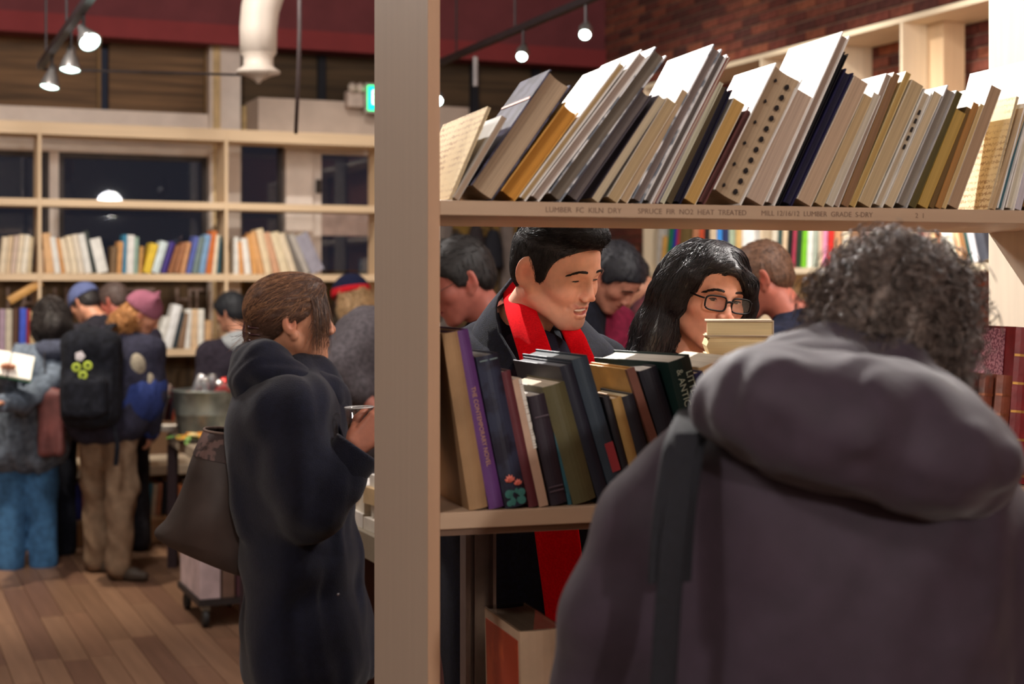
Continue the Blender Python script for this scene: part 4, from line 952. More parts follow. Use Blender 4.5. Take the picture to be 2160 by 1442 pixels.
def nets(D, h, lo):
    s = D < 0
    n = D.shape; c = s.astype(np.int8)
    cnt = sum(c[i:n[0]-1+i, j:n[1]-1+j, k:n[2]-1+k] for i in (0, 1) for j in (0, 1) for k in (0, 1))
    act = (cnt > 0) & (cnt < 8); idx = -np.ones(act.shape, np.int32); ijk = np.argwhere(act); idx[act] = np.arange(len(ijk))
    I, J, K = ijk.T; cv = {(i, j, k): D[I+i, J+j, K+k] for i in (0, 1) for j in (0, 1) for k in (0, 1)}
    acc = np.zeros((len(ijk), 3)); num = np.zeros(len(ijk))
    for a in cv:
        for d in range(3):
            if a[d]: continue
            b = list(a); b[d] = 1; b = tuple(b); va, vb = cv[a], cv[b]; m = (va < 0) != (vb < 0)
            t = np.where(m, va/np.where(m, va-vb, 1), 0); p = np.tile(A3(a), (len(ijk), 1)); p[:, d] += t
            acc[m] += p[m]; num += m
    V = lo+h*(ijk+acc/np.maximum(num, 1)[:, None]); Q = []
    for d in range(3):
        e, f = (d+1) % 3, (d+2) % 3; sl0 = [slice(None)]*3; sl1 = [slice(None)]*3; sl0[d] = slice(0, -1); sl1[d] = slice(1, None)
        a = s[tuple(sl0)]; m = a != s[tuple(sl1)]; g = np.argwhere(m); g = g[(g[:, e] > 0) & (g[:, f] > 0) & (g[:, e] < n[e]-1) & (g[:, f] < n[f]-1)]
        def q(de, df): w = g.copy(); w[:, e] += de; w[:, f] += df; return idx[w[:, 0], w[:, 1], w[:, 2]]
        q4 = np.stack([q(-1, -1), q(0, -1), q(0, 0), q(-1, 0)], 1); ins = a[g[:, 0], g[:, 1], g[:, 2]]
        q4[~ins] = q4[~ins][:, ::-1]; Q.append(q4)
    return V, np.concatenate(Q)
def folds(amp, scale=14, seed=0, stretch=(1, 1, .45)):
    r = np.random.default_rng(seed); W_ = r.normal(size=(5, 3))*scale*np.array(stretch); ph = r.uniform(0, 6, 5)
    def f(X, Y, Z):
        a = np.sin(W_[0, 0]*X+W_[0, 1]*Y+W_[0, 2]*Z+ph[0]); b = np.sin(W_[1, 0]*X+W_[1, 1]*Y+W_[1, 2]*Z+ph[1]+1.3*a)
        c = np.sin(1.9*(W_[2, 0]*X+W_[2, 1]*Y+W_[2, 2]*Z)+ph[2]+1.6*b); d = np.sin(2.9*(W_[3, 0]*X+W_[3, 1]*Y+W_[3, 2]*Z)+ph[3]+1.2*c)
        return amp*(.5*b+.35*c+.2*d)
    return f
def tubes(P, r0, r1, sides=3):
    """P (n,m,3) paths -> quads"""
    n, m, _ = P.shape
    T = np.gradient(P, axis=1); T /= np.maximum(np.linalg.norm(T, axis=2, keepdims=True), 1e-9)
    ref = np.where(np.abs(T[..., 2:3]) < .8, np.array([0, 0, 1.]), np.array([1., 0, 0]))
    A = np.cross(T, ref); A /= np.maximum(np.linalg.norm(A, axis=2, keepdims=True), 1e-9); B = np.cross(A, T)
    rad = np.linspace(r0, r1, m)[None, :, None]
    V = np.stack([P+rad*(A*math.cos(2*PI*k/sides)+B*math.sin(2*PI*k/sides)) for k in range(sides)], 2)  # n,m,s,3
    base = (np.arange(n)[:, None, None]*m+np.arange(m-1)[None, :, None])*sides; k = np.arange(sides)[None, None, :]; k2 = (k+1) % sides
    Q = np.stack([base+k, base+k2, base+sides+k2, base+sides+k], -1).reshape(-1, 4)
    return V.reshape(-1, 3), Q
def merge(*parts):
    V = []; Q = []; o = 0
    for v, q in parts: V.append(v); Q.append(q+o); o += len(v)
    return np.concatenate(V), np.concatenate(Q)
def rot(yaw=0, pitch=0, roll=0):
    """head or body frame: +y forward, +x to its right, +z up; pitch > 0 looks up, roll > 0 tips to its left"""
    return np.array((Matrix.Rotation(R(yaw), 3, 'Z') @ Matrix.Rotation(R(pitch), 3, 'X') @ Matrix.Rotation(R(roll), 3, 'Y')))
def vnormals(V, Q):
    N = np.zeros_like(V); a = np.cross(V[Q[:, 2]]-V[Q[:, 0]], V[Q[:, 3]]-V[Q[:, 1]])
    for i in range(4): np.add.at(N, Q[:, i], a)
    return N/np.maximum(np.linalg.norm(N, axis=1, keepdims=True), 1e-12)
def hand(s, wrist, d, pn, curl=25, side=1, sc=1.0, thumb=35, spread=6):
    """d: along the hand, pn: palm normal, side: +1 when the thumb lies along cross(d, pn)"""
    wrist = A3(wrist); d = nrm(d); pn = nrm(A3(pn)-d*np.dot(pn, d)); t = np.cross(d, pn)*side
    kn = []
    for i, (off, L) in enumerate(((.030, .088), (.010, .092), (-.010, .087), (-.029, .078))):
        k = wrist+(d*L+t*off)*sc; kn.append(k); s.cap(wrist+t*off*.6*sc+d*.012*sc, k, .0135*sc, .0105*sc, .012)
    for i, (k, L) in enumerate(zip(kn, (.072, .080, .074, .058))):
        p = k; a = R(curl[i] if hasattr(curl, '__len__') else curl); dd = nrm(d+t*math.tan(R(spread*(1.5-i)/1.5)));
        ang = a*.7
        for j, (f, ra, rb) in enumerate(((.46, .0098, .0088), (.30, .0088, .0080), (.24, .0080, .0068))):
            q = p+(dd*math.cos(ang)+pn*math.sin(ang))*L*f*sc; s.cap(p, q, ra*sc, rb*sc, .004); p = q; ang += a
    b = wrist+(d*.022+t*.026+pn*.008)*sc; m = b+nrm(d*math.cos(R(thumb))+t*math.sin(R(thumb))+pn*.35)*.042*sc; e = m+nrm(d*.9+t*.15+pn*.5)*.034*sc
    s.cap(wrist+d*.01*sc+t*.012*sc, b, .015*sc, .014*sc, .012); s.cap(b, m, .0135*sc, .0105*sc, .008); s.cap(m, e, .0105*sc, .0085*sc, .004)
    return s
# ------------------------------------------------ heads
def head_sdf(w=1.0, fem=False, mouth='closed', eye=.5, neck=.2, nose=1.0, jaw=1.0, neckdir=(0, -.045, -.2)):
    s = Sdf(); nr = .047 if fem else .056
    s.ell((0, -.012, .030), (.077*w, .098, .086)); s.ell((0, .022, .035), (.066*w, .070, .058), k=.03); s.ell((0, .028, -.03), (.059*w, .060, .070), k=.03)
    for x in (-1, 1):
        s.ell((x*.043*w, .052, -.022), (.024, .024, .021), k=.022)
        s.cap((x*.053*w*jaw, -.005, -.052), (x*.024*jaw, .060, -.097), .020, .018, .03)
        s.cap((x*.037, .078, .016), (x*.012, .086, .013), .0095, .0095, .015)
    s.ell((0, .070, -.101), (.023*jaw, .019, .017), k=.02); s.ell((0, .066, -.062), (.031, .026, .028), k=.02)
    s.cap((0, .084, .014), (0, .104*nose+.004*(1-nose), -.030), .0075, .0112, .012)
    for x in (-1, 1): s.ell((x*.0125, .098, -.0365), (.0088, .011, .0078), k=.007)
    s.cap((0, -.02, -.05), neckdir, nr, nr+.006, .03)
    for x in (-1, 1):
        s.ell((x*.032, .0975, .000), (.020, .015, .0105), k=.012, op='-')
        s.ell((x*.031, .0715, 0), (.0165, .0150, .0128), k=.006)
        if eye > 0: s.ell((x*.0315, .090, -.001), (.0135, .011, .0046*eye+.0004), k=.0015, op='-')
        Rm = rot(x*(10 if fem else 24)); es = .86 if fem else 1.0
        s.ell((x*.0815*w, -.017, -.006), (.0075, .0225*es, .0345*es), Rm, k=.008); s.ell((x*.0755*w, -.006, -.038), (.007, .011, .012), k=.008)
        s.ell((x*.0895*w, -.011, -.002), (.0080, .0125*es, .0215*es), Rm, k=.003, op='-')
    sm = mouth == 'smile'; lx = .0310 if sm else .0235; lz = -.0595 if sm else -.063; up = .0062 if sm else 0
    if sm:
        for x in (-1, 1):
            s.ell((x*.037, .064, -.034), (.016, .016, .015), k=.02); s.cap((x*.0165, .096, -.042), (x*.035, .078, -.062), .0022, .0022, .008, '-')
    U = [(-lx, .077, lz+up), (-.012, .0895, -.0595), (0, .0915, -.0605), (.012, .0895, -.0595), (lx, .077, lz+up)]
    dz = -.0170 if sm else -.0085
    Lw = [(-lx+.001, .0768, lz+up-.001), (-.011, .0875, -.061+dz), (0, .0895, -.0615+dz), (.011, .0875, -.061+dz), (lx-.001, .0768, lz+up-.001)]
    s.chain(U, [.0025, .0042, .0040, .0042, .0025], .004); s.chain(Lw, [.0025, .0048, .0054, .0048, .0025], .004)
    if sm: s.ell((0, .093, -.0672), (.0240, .018, .0072), k=.003, op='-')
    else: s.cap((-.02, .089, -.0645), (.02, .089, -.0645), .0016, .0016, .003, '-')
    s.lips = (U, Lw); return s
def segd(V, pts):
    d = np.full(len(V), 9.)
    for a, b in zip(pts[:-1], pts[1:]):
        a = A3(a); b = A3(b); ab = b-a; t = np.clip(((V-a) @ ab)/(ab @ ab), 0, 1); d = np.minimum(d, np.linalg.norm(V-a-t[:, None]*ab, axis=1))
    return d
def skin_col(V, base, lips=None, lipc=(176, 92, 88), stubble=0, blush=.25):
    c = np.tile(np.array(S(base)), (len(V), 1))
    def mixc(wt, col): w_ = np.clip(wt, 0, 1)[:, None]; c[:] = c*(1-w_)+np.array(S(col))*w_
    red = tuple(int(v) for v in (min(255, base[0]*1.0), base[1]*.74, base[2]*.70))
    for x in (-1, 1):
        mixc(blush*np.exp(-(((V-A3((x*.042, .07, -.035)))/.026)**2).sum(1)), red); mixc(.55*np.exp(-(((V-A3((x*.084, -.012, -.004)))/.022)**2).sum(1)), red)
    mixc(.35*np.exp(-(((V-A3((0, .112, -.033)))/.013)**2).sum(1)), red)
    if stubble:
        d = np.exp(-(((V-A3((0, .078, -.1)))/np.array([.04, .04, .022]))**2).sum(1))+np.exp(-(((V-A3((0, .093, -.050)))/np.array([.026, .02, .007]))**2).sum(1))
        mixc(stubble*np.clip(d, 0, 1), (92, 74, 66))
    if lips is not None:
        d = np.minimum(segd(V, lips[0]), segd(V, lips[1])); mixc(np.clip((.0060-d)/.0016, 0, 1)*np.clip((.030-np.abs(V[:, 0]))/.012, 0, 1), lipc)
    return c
def at(V, Rm, c): return V @ Rm.T*1.0+c
class Person:
    def __init__(s, label, base, group=None):
        s.base = A3((base[0], base[1], 0)); s.bV = []; s.bQ = []; s.bC = []; s.n = 0; s.label = label; s.kids = []; s.group = group
    def body(s, V, Q, C): s.bV.append(V-s.base); s.bQ.append(Q+s.n); s.bC.append(C); s.n += len(V)
    def finish(s):
        me = mesh_np('person', np.concatenate(s.bV), np.concatenate(s.bQ), True, np.concatenate(s.bC))
        o = link('person', me, skin_mat(), None, tuple(s.base)); tag(o, s.label, 'person', s.group); s.o = o
        for nm, V, Q, m, c, lab in s.kids:
            k = link(nm, mesh_np(nm, V-s.base, Q, True, c), m, o)
            if lab: k['label'] = lab
        return o
    def part(s, nm, V, Q, m, c=None, lab=None): s.kids.append((nm, np.asarray(V, np.float64), np.asarray(Q), m, c, lab)); return s
    def head(s, c, Rm, sc=1.0, skin=(205, 150, 120), h=.0045, lipc=(176, 92, 88), stubble=0, eyes=True, gaze=(0, 1, 0), brow=(30, 24, 22), browr=.0011, lash=True, **kw):
        s.hc = A3(c); s.hR = Rm; s.hs = sc
        sd = head_sdf(**kw); V, Q = sd.mesh(h); C = skin_col(V, skin, sd.lips, lipc, stubble)
        s.body(at(V*sc, Rm, s.hc), Q, C); s.hV, s.hQ = V, Q
        if not eyes: return s
        e = kw.get('eye', .5)
        for x in (-1, 1):
            if e > 0:
                g = nrm(A3(gaze)); M_ = np.array(Vector(g).to_track_quat('Z', 'Y').to_matrix()); prof = [(PI*k/14) for k in range(15)]
                vv = []; cc = []
                for a in prof:
                    for j in range(16):
                        b = 2*PI*j/16; vv.append((.0126*math.sin(a)*math.cos(b), .0126*math.sin(a)*math.sin(b), .0126*math.cos(a)))
                        cc.append(S((10, 8, 8)) if a < .2 else S((58, 36, 24)) if a < .50 else S((226, 216, 208)))
                q = [[i*16+j, i*16+(j+1) % 16, (i+1)*16+(j+1) % 16, (i+1)*16+j] for i in range(14) for j in range(16)]
                vv = np.array(vv) @ M_.T+A3((x*.031, .0715, 0))
                s.part('eyeball', at(vv*sc, Rm, s.hc), np.array(q), mat('plain', (255, 255, 255), .12, None, .0, 0, 'z', 0, .6, 0, True), np.array(cc))
            if lash:
                zz = .0046*e
                pts = np.array([[(x*(.0315+.0132*math.cos(t)), .0862-.0065*math.cos(t)**2, zz*math.sin(t)-.0008-.001*(1-math.sin(t))) for t in np.linspace(.1, PI-.1, 9)]])
                tv, tq = tubes(pts, .0013, .0013, 5); s.part('eyelash', at(tv*sc, Rm, s.hc), tq, mat('plain', (26, 20, 20), .6))
            r = np.random.default_rng(3); n = 150; u = r.uniform(0, 1, n)
            p0 = np.stack([x*(.012+.040*u), .0965-.018*u**2.2, .0175+.0085*np.sin(PI*np.clip(u*.8+.12, 0, 1))-.0065*u+r.uniform(-.0028, .0028, n)*(1-.5*u)], 1)
            dr = np.stack([x*.011*np.ones(n), -.004*u, .0025-.005*u], 1); pth = p0[:, None, :]+dr[:, None, :]*np.linspace(0, 1, 4)[None, :, None]+np.array([0, .0008, 0])
            tv, tq = tubes(pth, browr, browr*.4, 3); s.part('eyebrow', at(tv*sc, Rm, s.hc), tq, mat('plain', brow, .7))
        return s
    def hair(s, col, sd, h, disp=None, cuts=(), strands=None, rough=.5, nm='hair', var=.3, spec=.5):
        V, Q = sd.mesh(h, disp, cuts); parts = [(V, Q)]
        if strands is not None: parts += strands(V, Q)
        V, Q = merge(*parts); s.part(nm, at(V*s.hs, s.hR, s.hc), Q, mat('plain', col, rough, 90, var, .2, 'z', 0, spec)); return s
def hairline(pts):
    zs = np.array([p[0] for p in pts]); ys = np.array([p[1] for p in pts])
    def f(X, Y, Z): return (Y-np.interp(Z, zs, ys)+0*X)*.8
    return f
SHORT = [(-.12, -.2), (-.080, -.16), (-.070, -.062), (-.045, -.040), (-.020, -.030), (-.015, .024), (.005, .030), (.025, .040), (.045, .066), (.062, .092), (.075, .2)]
def cap_sdf(g=.006, top=.0):
    return Sdf().ell((0, -.014, .032), (.077+g, .099+g, .087+g+top)).ell((0, -.055, -.02), (.055+g, .045+g, .05), k=.03).ell((0, .022, .035), (.066+g, .070+g, .058+g), k=.03).ell((0, .028, -.03), (.059+g, .060+g, .070+g), k=.03)
def strand_field(n, length, flow, lift=.3, r=.0006, seed=1, keep=None, curl=0, sides=3, m=6, grav=0.0, off=.0015):
    """hairs rooted on the hair surface that run along it; flow(p) gives the combing direction, lift raises the tips"""
    from mathutils import kdtree
    def f(V, Q):
        rg = np.random.default_rng(seed); N = vnormals(V, Q); ok = np.arange(len(V))
        if keep is not None: ok = ok[keep(V)]
        kd = kdtree.KDTree(len(V))
        for i_, v in enumerate(V): kd.insert(v, i_)
        kd.balance()
        i = rg.choice(ok, n); p = V[i]+rg.normal(size=(n, 3))*.0008; nn = N[i]; out = [p-nn*.001]
        L = (length*rg.uniform(.6, 1.15, n)/(m-1))[:, None]; jit = rg.normal(size=(n, 3))*.22; ph = rg.uniform(0, 6, n)[:, None]
        for k in range(1, m):
            t = k/(m-1); d = flow(p); d = d/np.maximum(np.linalg.norm(d, axis=1, keepdims=True), 1e-6)+jit; d = d-nn*(d*nn).sum(1, keepdims=True); d /= np.maximum(np.linalg.norm(d, axis=1, keepdims=True), 1e-6)
            q = p+d*L+np.array([0, 0, -1])*L*grav*t; j = np.array([kd.find(x)[1] for x in q]); vv = V[j]; nn = N[j]
            q = q-nn*((q-vv)*nn).sum(1, keepdims=True); p = q
            out.append(q+nn*(off+lift*length*t*t*.35)+np.cross(d, nn)*np.sin(ph+9*t)*curl*t)
        return [tubes(np.stack(out, 1), r, r*.5, sides)]
    return f
# ------------------------------------------------ bodies
def limbs(base, H, yaw, neck, sh_drop=.06, sh_w=.19, lean=None, arms=None, feet=None, hipo=(0, 0)):
    Rb = rot(yaw); r = Rb[:, 0]; f = Rb[:, 1]; neck = A3(neck); b = A3((base[0], base[1], 0))
    J = dict(r=r, f=f); J['hip'] = b+r*hipo[0]+f*hipo[1]+A3((0, 0, .53*H)); shc = neck-A3((0, 0, sh_drop)); J['shc'] = shc; J['neck'] = neck
    arms = arms or {}
    for sd, nm in ((-1, 'L'), (1, 'R')):
        J['s'+nm] = shc+r*sd*sh_w*H/1.75-A3((0, 0, .025)); a = arms.get(nm)
        if a is None: e = J['s'+nm]+r*sd*.05+f*.0-A3((0, 0, .29*H/1.75)); w = e+f*.07+r*sd*(-.01)-A3((0, 0, .24*H/1.75))
        else: e, w = A3(a[0]), A3(a[1])
        J['e'+nm], J['w'+nm] = e, w
        hp = J['hip']+r*sd*.085; J['h'+nm] = hp; an = b+r*sd*.10+A3((0, 0, .08)) if feet is None else A3((*feet[0 if sd < 0 else 1], .08))
        J['a'+nm] = an; J['k'+nm] = (hp+an)/2+f*.03+A3((0, 0, .02))
    return J
def base_body(P, J, skin, hands=True, curl=22, h=.015, hh=.008, gaze=None):
    s = Sdf(); r, f = J['r'], J['f']; J = dict(J)
    s.chain([J['hip']-r*.07, J['shc']-r*.07-A3((0, 0, .08))], [.085, .08], .05).chain([J['hip']+r*.07, J['shc']+r*.07-A3((0, 0, .08))], [.085, .08], .05)
    s.cap(J['shc']-A3((0, 0, .02)), J['neck']+A3((0, 0, .02)), .07, .052, .05)
    for n in 'LR':
        s.cap(J['s'+n]*.75+J['shc']*.25, J['shc'], .034, .04, .03); s.chain([J['s'+n]*.75+J['shc']*.25, J['e'+n], J['w'+n]], [.034, .030, .026], .02); s.chain([J['h'+n], J['k'+n], J['a'+n]], [.085, .058, .042], .04)
        s.cap(J['a'+n]-A3((0, 0, .035)), J['a'+n]+f*.14-A3((0, 0, .05)), .036, .028, .03)
    V, Q = s.mesh(h); P.body(V, Q, np.tile(np.array(S(skin)), (len(V), 1)))
    if hands:
        for n, sd in (('L', -1), ('R', 1)):
            d = nrm(J['w'+n]-J['e'+n]); pn = -r*sd if abs(d[2]) > .6 else A3((0, 0, -1))
            t = hand(Sdf(), J['w'+n], d, pn, curl, 1 if np.dot(np.cross(d, pn), f) > 0 else -1)
            V, Q = t.mesh(hh); P.body(V, Q, np.tile(np.array(S(skin)), (len(V), 1)))
def jacket_sdf(J, hem, g=.03, waist=.115, hemr=.125, chest=.12, sl=.062, cuff=.048, w=.085, open_=0):
    s = Sdf(); r, f = J['r'], J['f']; sh = J['shc']; hip = J['hip']; hm = A3((hip[0], hip[1], hem))
    for sd in (-1, 1):
        s.chain([sh+r*sd*(w+.02)-A3((0, 0, .10)), (sh+hip)/2+r*sd*w, hip+r*sd*w, hm+r*sd*w], [chest+g*.3, waist+g*.4, hemr+g*.3, hemr+g*.4], .07)
    for n in 'LR':
        s.cap(J['s'+n], sh+A3((0, 0, .0)), .062+g*.5, .075+g*.4, .05); s.chain([J['s'+n], J['e'+n], J['w'+n]], [sl+g*.4, sl*.88+g*.3, cuff+g*.2], .03)
    s.cap(sh-A3((0, 0, .03)), J['neck']-A3((0, 0, .01)), .085, .066, .04)
    return s
def trousers_sdf(J, g=.012, hem=.05):
    s = Sdf()
    for n in 'LR': s.chain([J['h'+n], J['k'+n], J['a'+n]-A3((0, 0, .08-hem))], [.086+g, .068+g, .062+g], .05)
    s.cap(J['hL'], J['hR'], .088+g, .088+g, .05).cap(J['hip'], J['hip']+A3((0, 0, .1)), .095+g, .095+g, .05); return s
def shoe_mesh(P, J, n, m, f=None):
    f = J['f'] if f is None else A3(f); a = J['a'+n]; g = A3((a[0], a[1], 0))
    s = Sdf(); s.cap(g+f*-.04+A3((0, 0, .04)), g+f*.09+A3((0, 0, .04)), .036, .038, .02).cap(g+f*.09+A3((0, 0, .036)), g+f*.16+A3((0, 0, .032)), .037, .028, .02).cap(g+f*-.03+A3((0, 0, .06)), g+f*-.02+A3((0, 0, .10)), .038, .036, .02)
    V, Q = s.mesh(.009, cuts=(lambda X, Y, Z: .002-Z+0*X+0*Y,)); P.part('shoe', V, Q, m)
def ribbon(pts, wid, w, t, n=10, wave=0.0):
    """flat strip with thickness; wid: width direction per point, w: half widths"""
    V = []; Qs = []
    k = len(pts); m = 2*n
    for i in range(k):
        p = A3(pts[i]); wd = nrm(wid[i] if hasattr(wid[0], '__len__') else wid); tg = nrm(A3(pts[min(i+1, k-1)])-A3(pts[max(i-1, 0)])); nn = np.cross(tg, wd); ww = w[i] if hasattr(w, '__len__') else w
        for j in range(m):
            a = 2*PI*j/m; cx_ = math.cos(a); sx = math.sin(a); sx = math.copysign(abs(sx)**.5, sx)
            V.append(p+wd*ww*cx_+nn*(t*sx+wave*math.sin(3*cx_+i*.7)))
    for i in range(k-1):
        for j in range(m): Qs.append([i*m+j, i*m+(j+1) % m, (i+1)*m+(j+1) % m, (i+1)*m+j])
    return np.array(V), np.array(Qs)
def smooth_path(pts, n):
    P = np.array([A3(p) for p in pts]); t = np.linspace(0, len(P)-1, n); i = np.clip(t.astype(int), 0, len(P)-2); u = (t-i)[:, None]
    p0 = P[np.maximum(i-1, 0)]; p1 = P[i]; p2 = P[i+1]; p3 = P[np.minimum(i+2, len(P)-1)]
    return .5*((2*p1)+(-p0+p2)*u+(2*p0-5*p1+4*p2-p3)*u**2+(-p0+3*p1-3*p2+p3)*u**3)
LENS = thin_glass((250, 250, 250), .04)
def glasses(P, col=(10, 8, 10), w=.0265, h=.0165, r=.0021, zc=-.006, lens=True):
    V, Q = [], []
    fm = mat('plain', col, .5, None, .05, 0, 'z', 0, .3)
    parts = []
    for x in (-1, 1):
        pts = []
        for k in range(33):
            a = 2*PI*k/32; ca, sa = math.cos(a), math.sin(a); e = .55
            px = x*.034+w*math.copysign(abs(ca)**e, ca); pz = zc+h*math.copysign(abs(sa)**e, sa)*(1-.06*x*ca); pts.append((px, .1025-.22*abs(px-x*.012)**1.0*.35, pz))
        parts.append(tubes(np.array([pts]), r, r, 6))
        arm = smooth_path([(x*.0605, .094, zc+.008), (x*.070, .085, zc+.009), (x*.077, .04, zc+.012), (x*.080, 0, zc+.012), (x*.079, -.015, zc-.005)], 14); parts.append(tubes(arm[None], r*1.1, r, 6))
        if lens:
            n = len(P.kids); vv = [(x*.034, .1005, zc)]+[(p[0], p[1]-.0008, p[2]) for p in pts[:-1]]; m = len(vv)-1
            vv2 = vv+[(a, b-.0012, c) for a, b, c in vv]
            q = [[0, 1+j, 1+(j+1) % m, 0] for j in range(m)]+[[m+1, m+2+(j+1) % m, m+2+j, m+1] for j in range(m)]
            me_v = np.array(vv2); P.part('lens', at(me_v*P.hs, P.hR, P.hc), np.array([[a, b, c, (c+0)] if 0 else [a, b, c, d] for a, b, c, d in q])[:, :3] if True else None, LENS)
    br = smooth_path([(-.0085, .1035, zc+.004), (0, .1065, zc+.007), (.0085, .1035, zc+.004)], 9); parts.append(tubes(br[None], r*1.2, r*1.2, 6))
    V, Q = merge(*parts); P.part('glasses_frame', at(V*P.hs, P.hR, P.hc), Q, fm)
# ------------------------------------------------ the man with the red scarf
def cloth(col, b=.35, var=.16, sc=60, rough=.95, sheen=.0): return mat('cloth', col, rough, sc, var, b, 'z', 0, .2, sheen)
def Wn(px, py, Y): return A3(W(px, py, Y))
def person_man():
    P = Person('young man in a navy wool coat and red scarf, smiling down at books', (.10, 3.33))
    Rm = rot(-131, -17, 4); c = Wn(1174, 568, 3.20)
    P.head(c, Rm, .955, (232, 174, 148), .0021, (178, 92, 86), .62, True, (.1, 1, -.9), (30, 22, 20), .0010, True, w=1.0, mouth='smile', eye=.34, neck=.2, nose=.985, jaw=1.02, neckdir=(.0, -.085, -.19))
    # teeth
    V, Q = Sdf().ell((0, .0805, -.0652), (.0215, .0092, .0052)).mesh(.0012, pad=.004); P.part('teeth', at(V*P.hs, Rm, P.hc), Q, mat('plain', (238, 230, 220), .25, None, .02))
    cut = hairline([(-.12, -.2), (-.090, -.2), (-.082, -.085), (-.045, -.052), (-.026, -.036), (-.024, .016), (-.010, .030), (.010, .036), (.030, .046), (.046, .058), (.058, .074), (.070, .089), (.078, .12), (.082, .2)])
    sd = cap_sdf(.0035).ell((0, .030, .098), (.060, .066, .030), k=.02).ell((.004, .072, .092), (.048, .034, .022), k=.02)
    def flow(p): return np.stack([p[:, 0]*-.3, np.where(p[:, 2] > .06, 1.0, .25), np.where(p[:, 2] > .06, .35, -1.0)], 1)
    P.hair((26, 20, 22), sd, .0032, None, (cut,), lambda V, Q: strand_field(4200, .011, flow, .35, .00042, 1, lambda v: (v[:, 2] < .075) & (cut(v[:, 0], v[:, 1], v[:, 2]) < -.0035))(V, Q)+strand_field(2000, .036, flow, .55, .0006, 2, lambda v: (v[:, 2] > .07) & (cut(v[:, 0], v[:, 1], v[:, 2]) < -.0035))(V, Q))
    neck = P.hc+Rm @ A3((0, -.085, -.17))
    J = limbs((.10, 3.33), 1.79, -152, neck, .07, .205, arms={'L': (Wn(1302, 990, 3.36), Wn(1225, 985, 3.20)), 'R': (Wn(936, 990, 3.40), Wn(1020, 985, 3.20))})
    base_body(P, J, (232, 174, 148))
    navy = mat('cloth', (11, 15, 36), .95, 130, .34, .9, 'z', 0, .2, .05)
    s = jacket_sdf(J, .60, .045, .13, .15, .125); V, Q = s.mesh(.0095, folds(.007, 13, 3)); P.part('coat', V, Q, navy)
    # wide collar: two leaves falling from the neck
    nb_ = J['neck']; r, f = J['r'], J['f']; up = A3((0, 0, 1))
    for sd, outer in ((1, [(1086, 588, 3.36), (1040, 640, 3.30), (1010, 700, 3.22), (1060, 800, 3.13)]), (-1, [(1170, 640, 3.40), (1222, 668, 3.32), (1268, 728, 3.24), (1262, 800, 3.15)])):
        mid = smooth_path([Wn(*o) for o in outer], 16)
        wd = [nrm(A3((-.55*sd*1.0 if k < 99 else 0, -.15, -.75+.0*k))) if sd > 0 else nrm(A3((.62, -.1, -.62))) for k in range(16)]
        wv = [.050+.030*math.sin(PI*min(1, k/12)) for k in range(16)]
        V, Q = ribbon(mid, wd, wv, .008, 12, .002); P.part('collar', V, Q, navy)
    tee = cloth((44, 42, 58), .2)
    s = Sdf().ell(tuple(J['shc']+f*.075+A3((0, 0, .0))), (.10, .07, .085)); V, Q = s.mesh(.008); P.part('shirt', V, Q, tee)
    P.part('trousers', *trousers_sdf(J).mesh(.024), cloth((30, 30, 40)))
    for n in 'LR': shoe_mesh(P, J, n, mat('plain', (30, 26, 26), .5))
    # scarf
    red = mat('cloth', (218, 14, 26), .95, 260, .10, .4, 'z', 0, .04, 0)
    A = smooth_path([Wn(1175, 630, 3.44), Wn(1120, 592, 3.40), Wn(1090, 604, 3.32), Wn(1097, 650, 3.20), Wn(1121, 720, 3.11), Wn(1143, 800, 3.08), Wn(1155, 930, 3.07), Wn(1166, 1060, 3.07), Wn(1185, 1200, 3.08), Wn(1200, 1330, 3.09)], 60)
    wd = [nrm(A3((1, -.35*math.exp(-((k-14)/9)**2)-.25, .35*math.exp(-((k-8)/7)**2)))) for k in range(60)]
    wv = [.030]*8+[.030+.006*min(1, k/12) for k in range(20)]+[.036+.010*min(1, k/14) for k in range(32)]
    V, Q = ribbon(A, wd, wv, .0075, 12, .002); P.part('scarf', V, Q, red)
    B = smooth_path([Wn(1175, 632, 3.44), Wn(1190, 650, 3.38), Wn(1196, 680, 3.24), Wn(1214, 716, 3.14), Wn(1240, 780, 3.09), Wn(1262, 880, 3.07), Wn(1268, 980, 3.07)], 34)
    V, Q = ribbon(B, [nrm(A3((1, -.5, -.25)))]*34, [.028]*34, .0075, 12, .002); P.part('scarf', V, Q, red)
    if 0: pass
    return P.finish()
person_man()

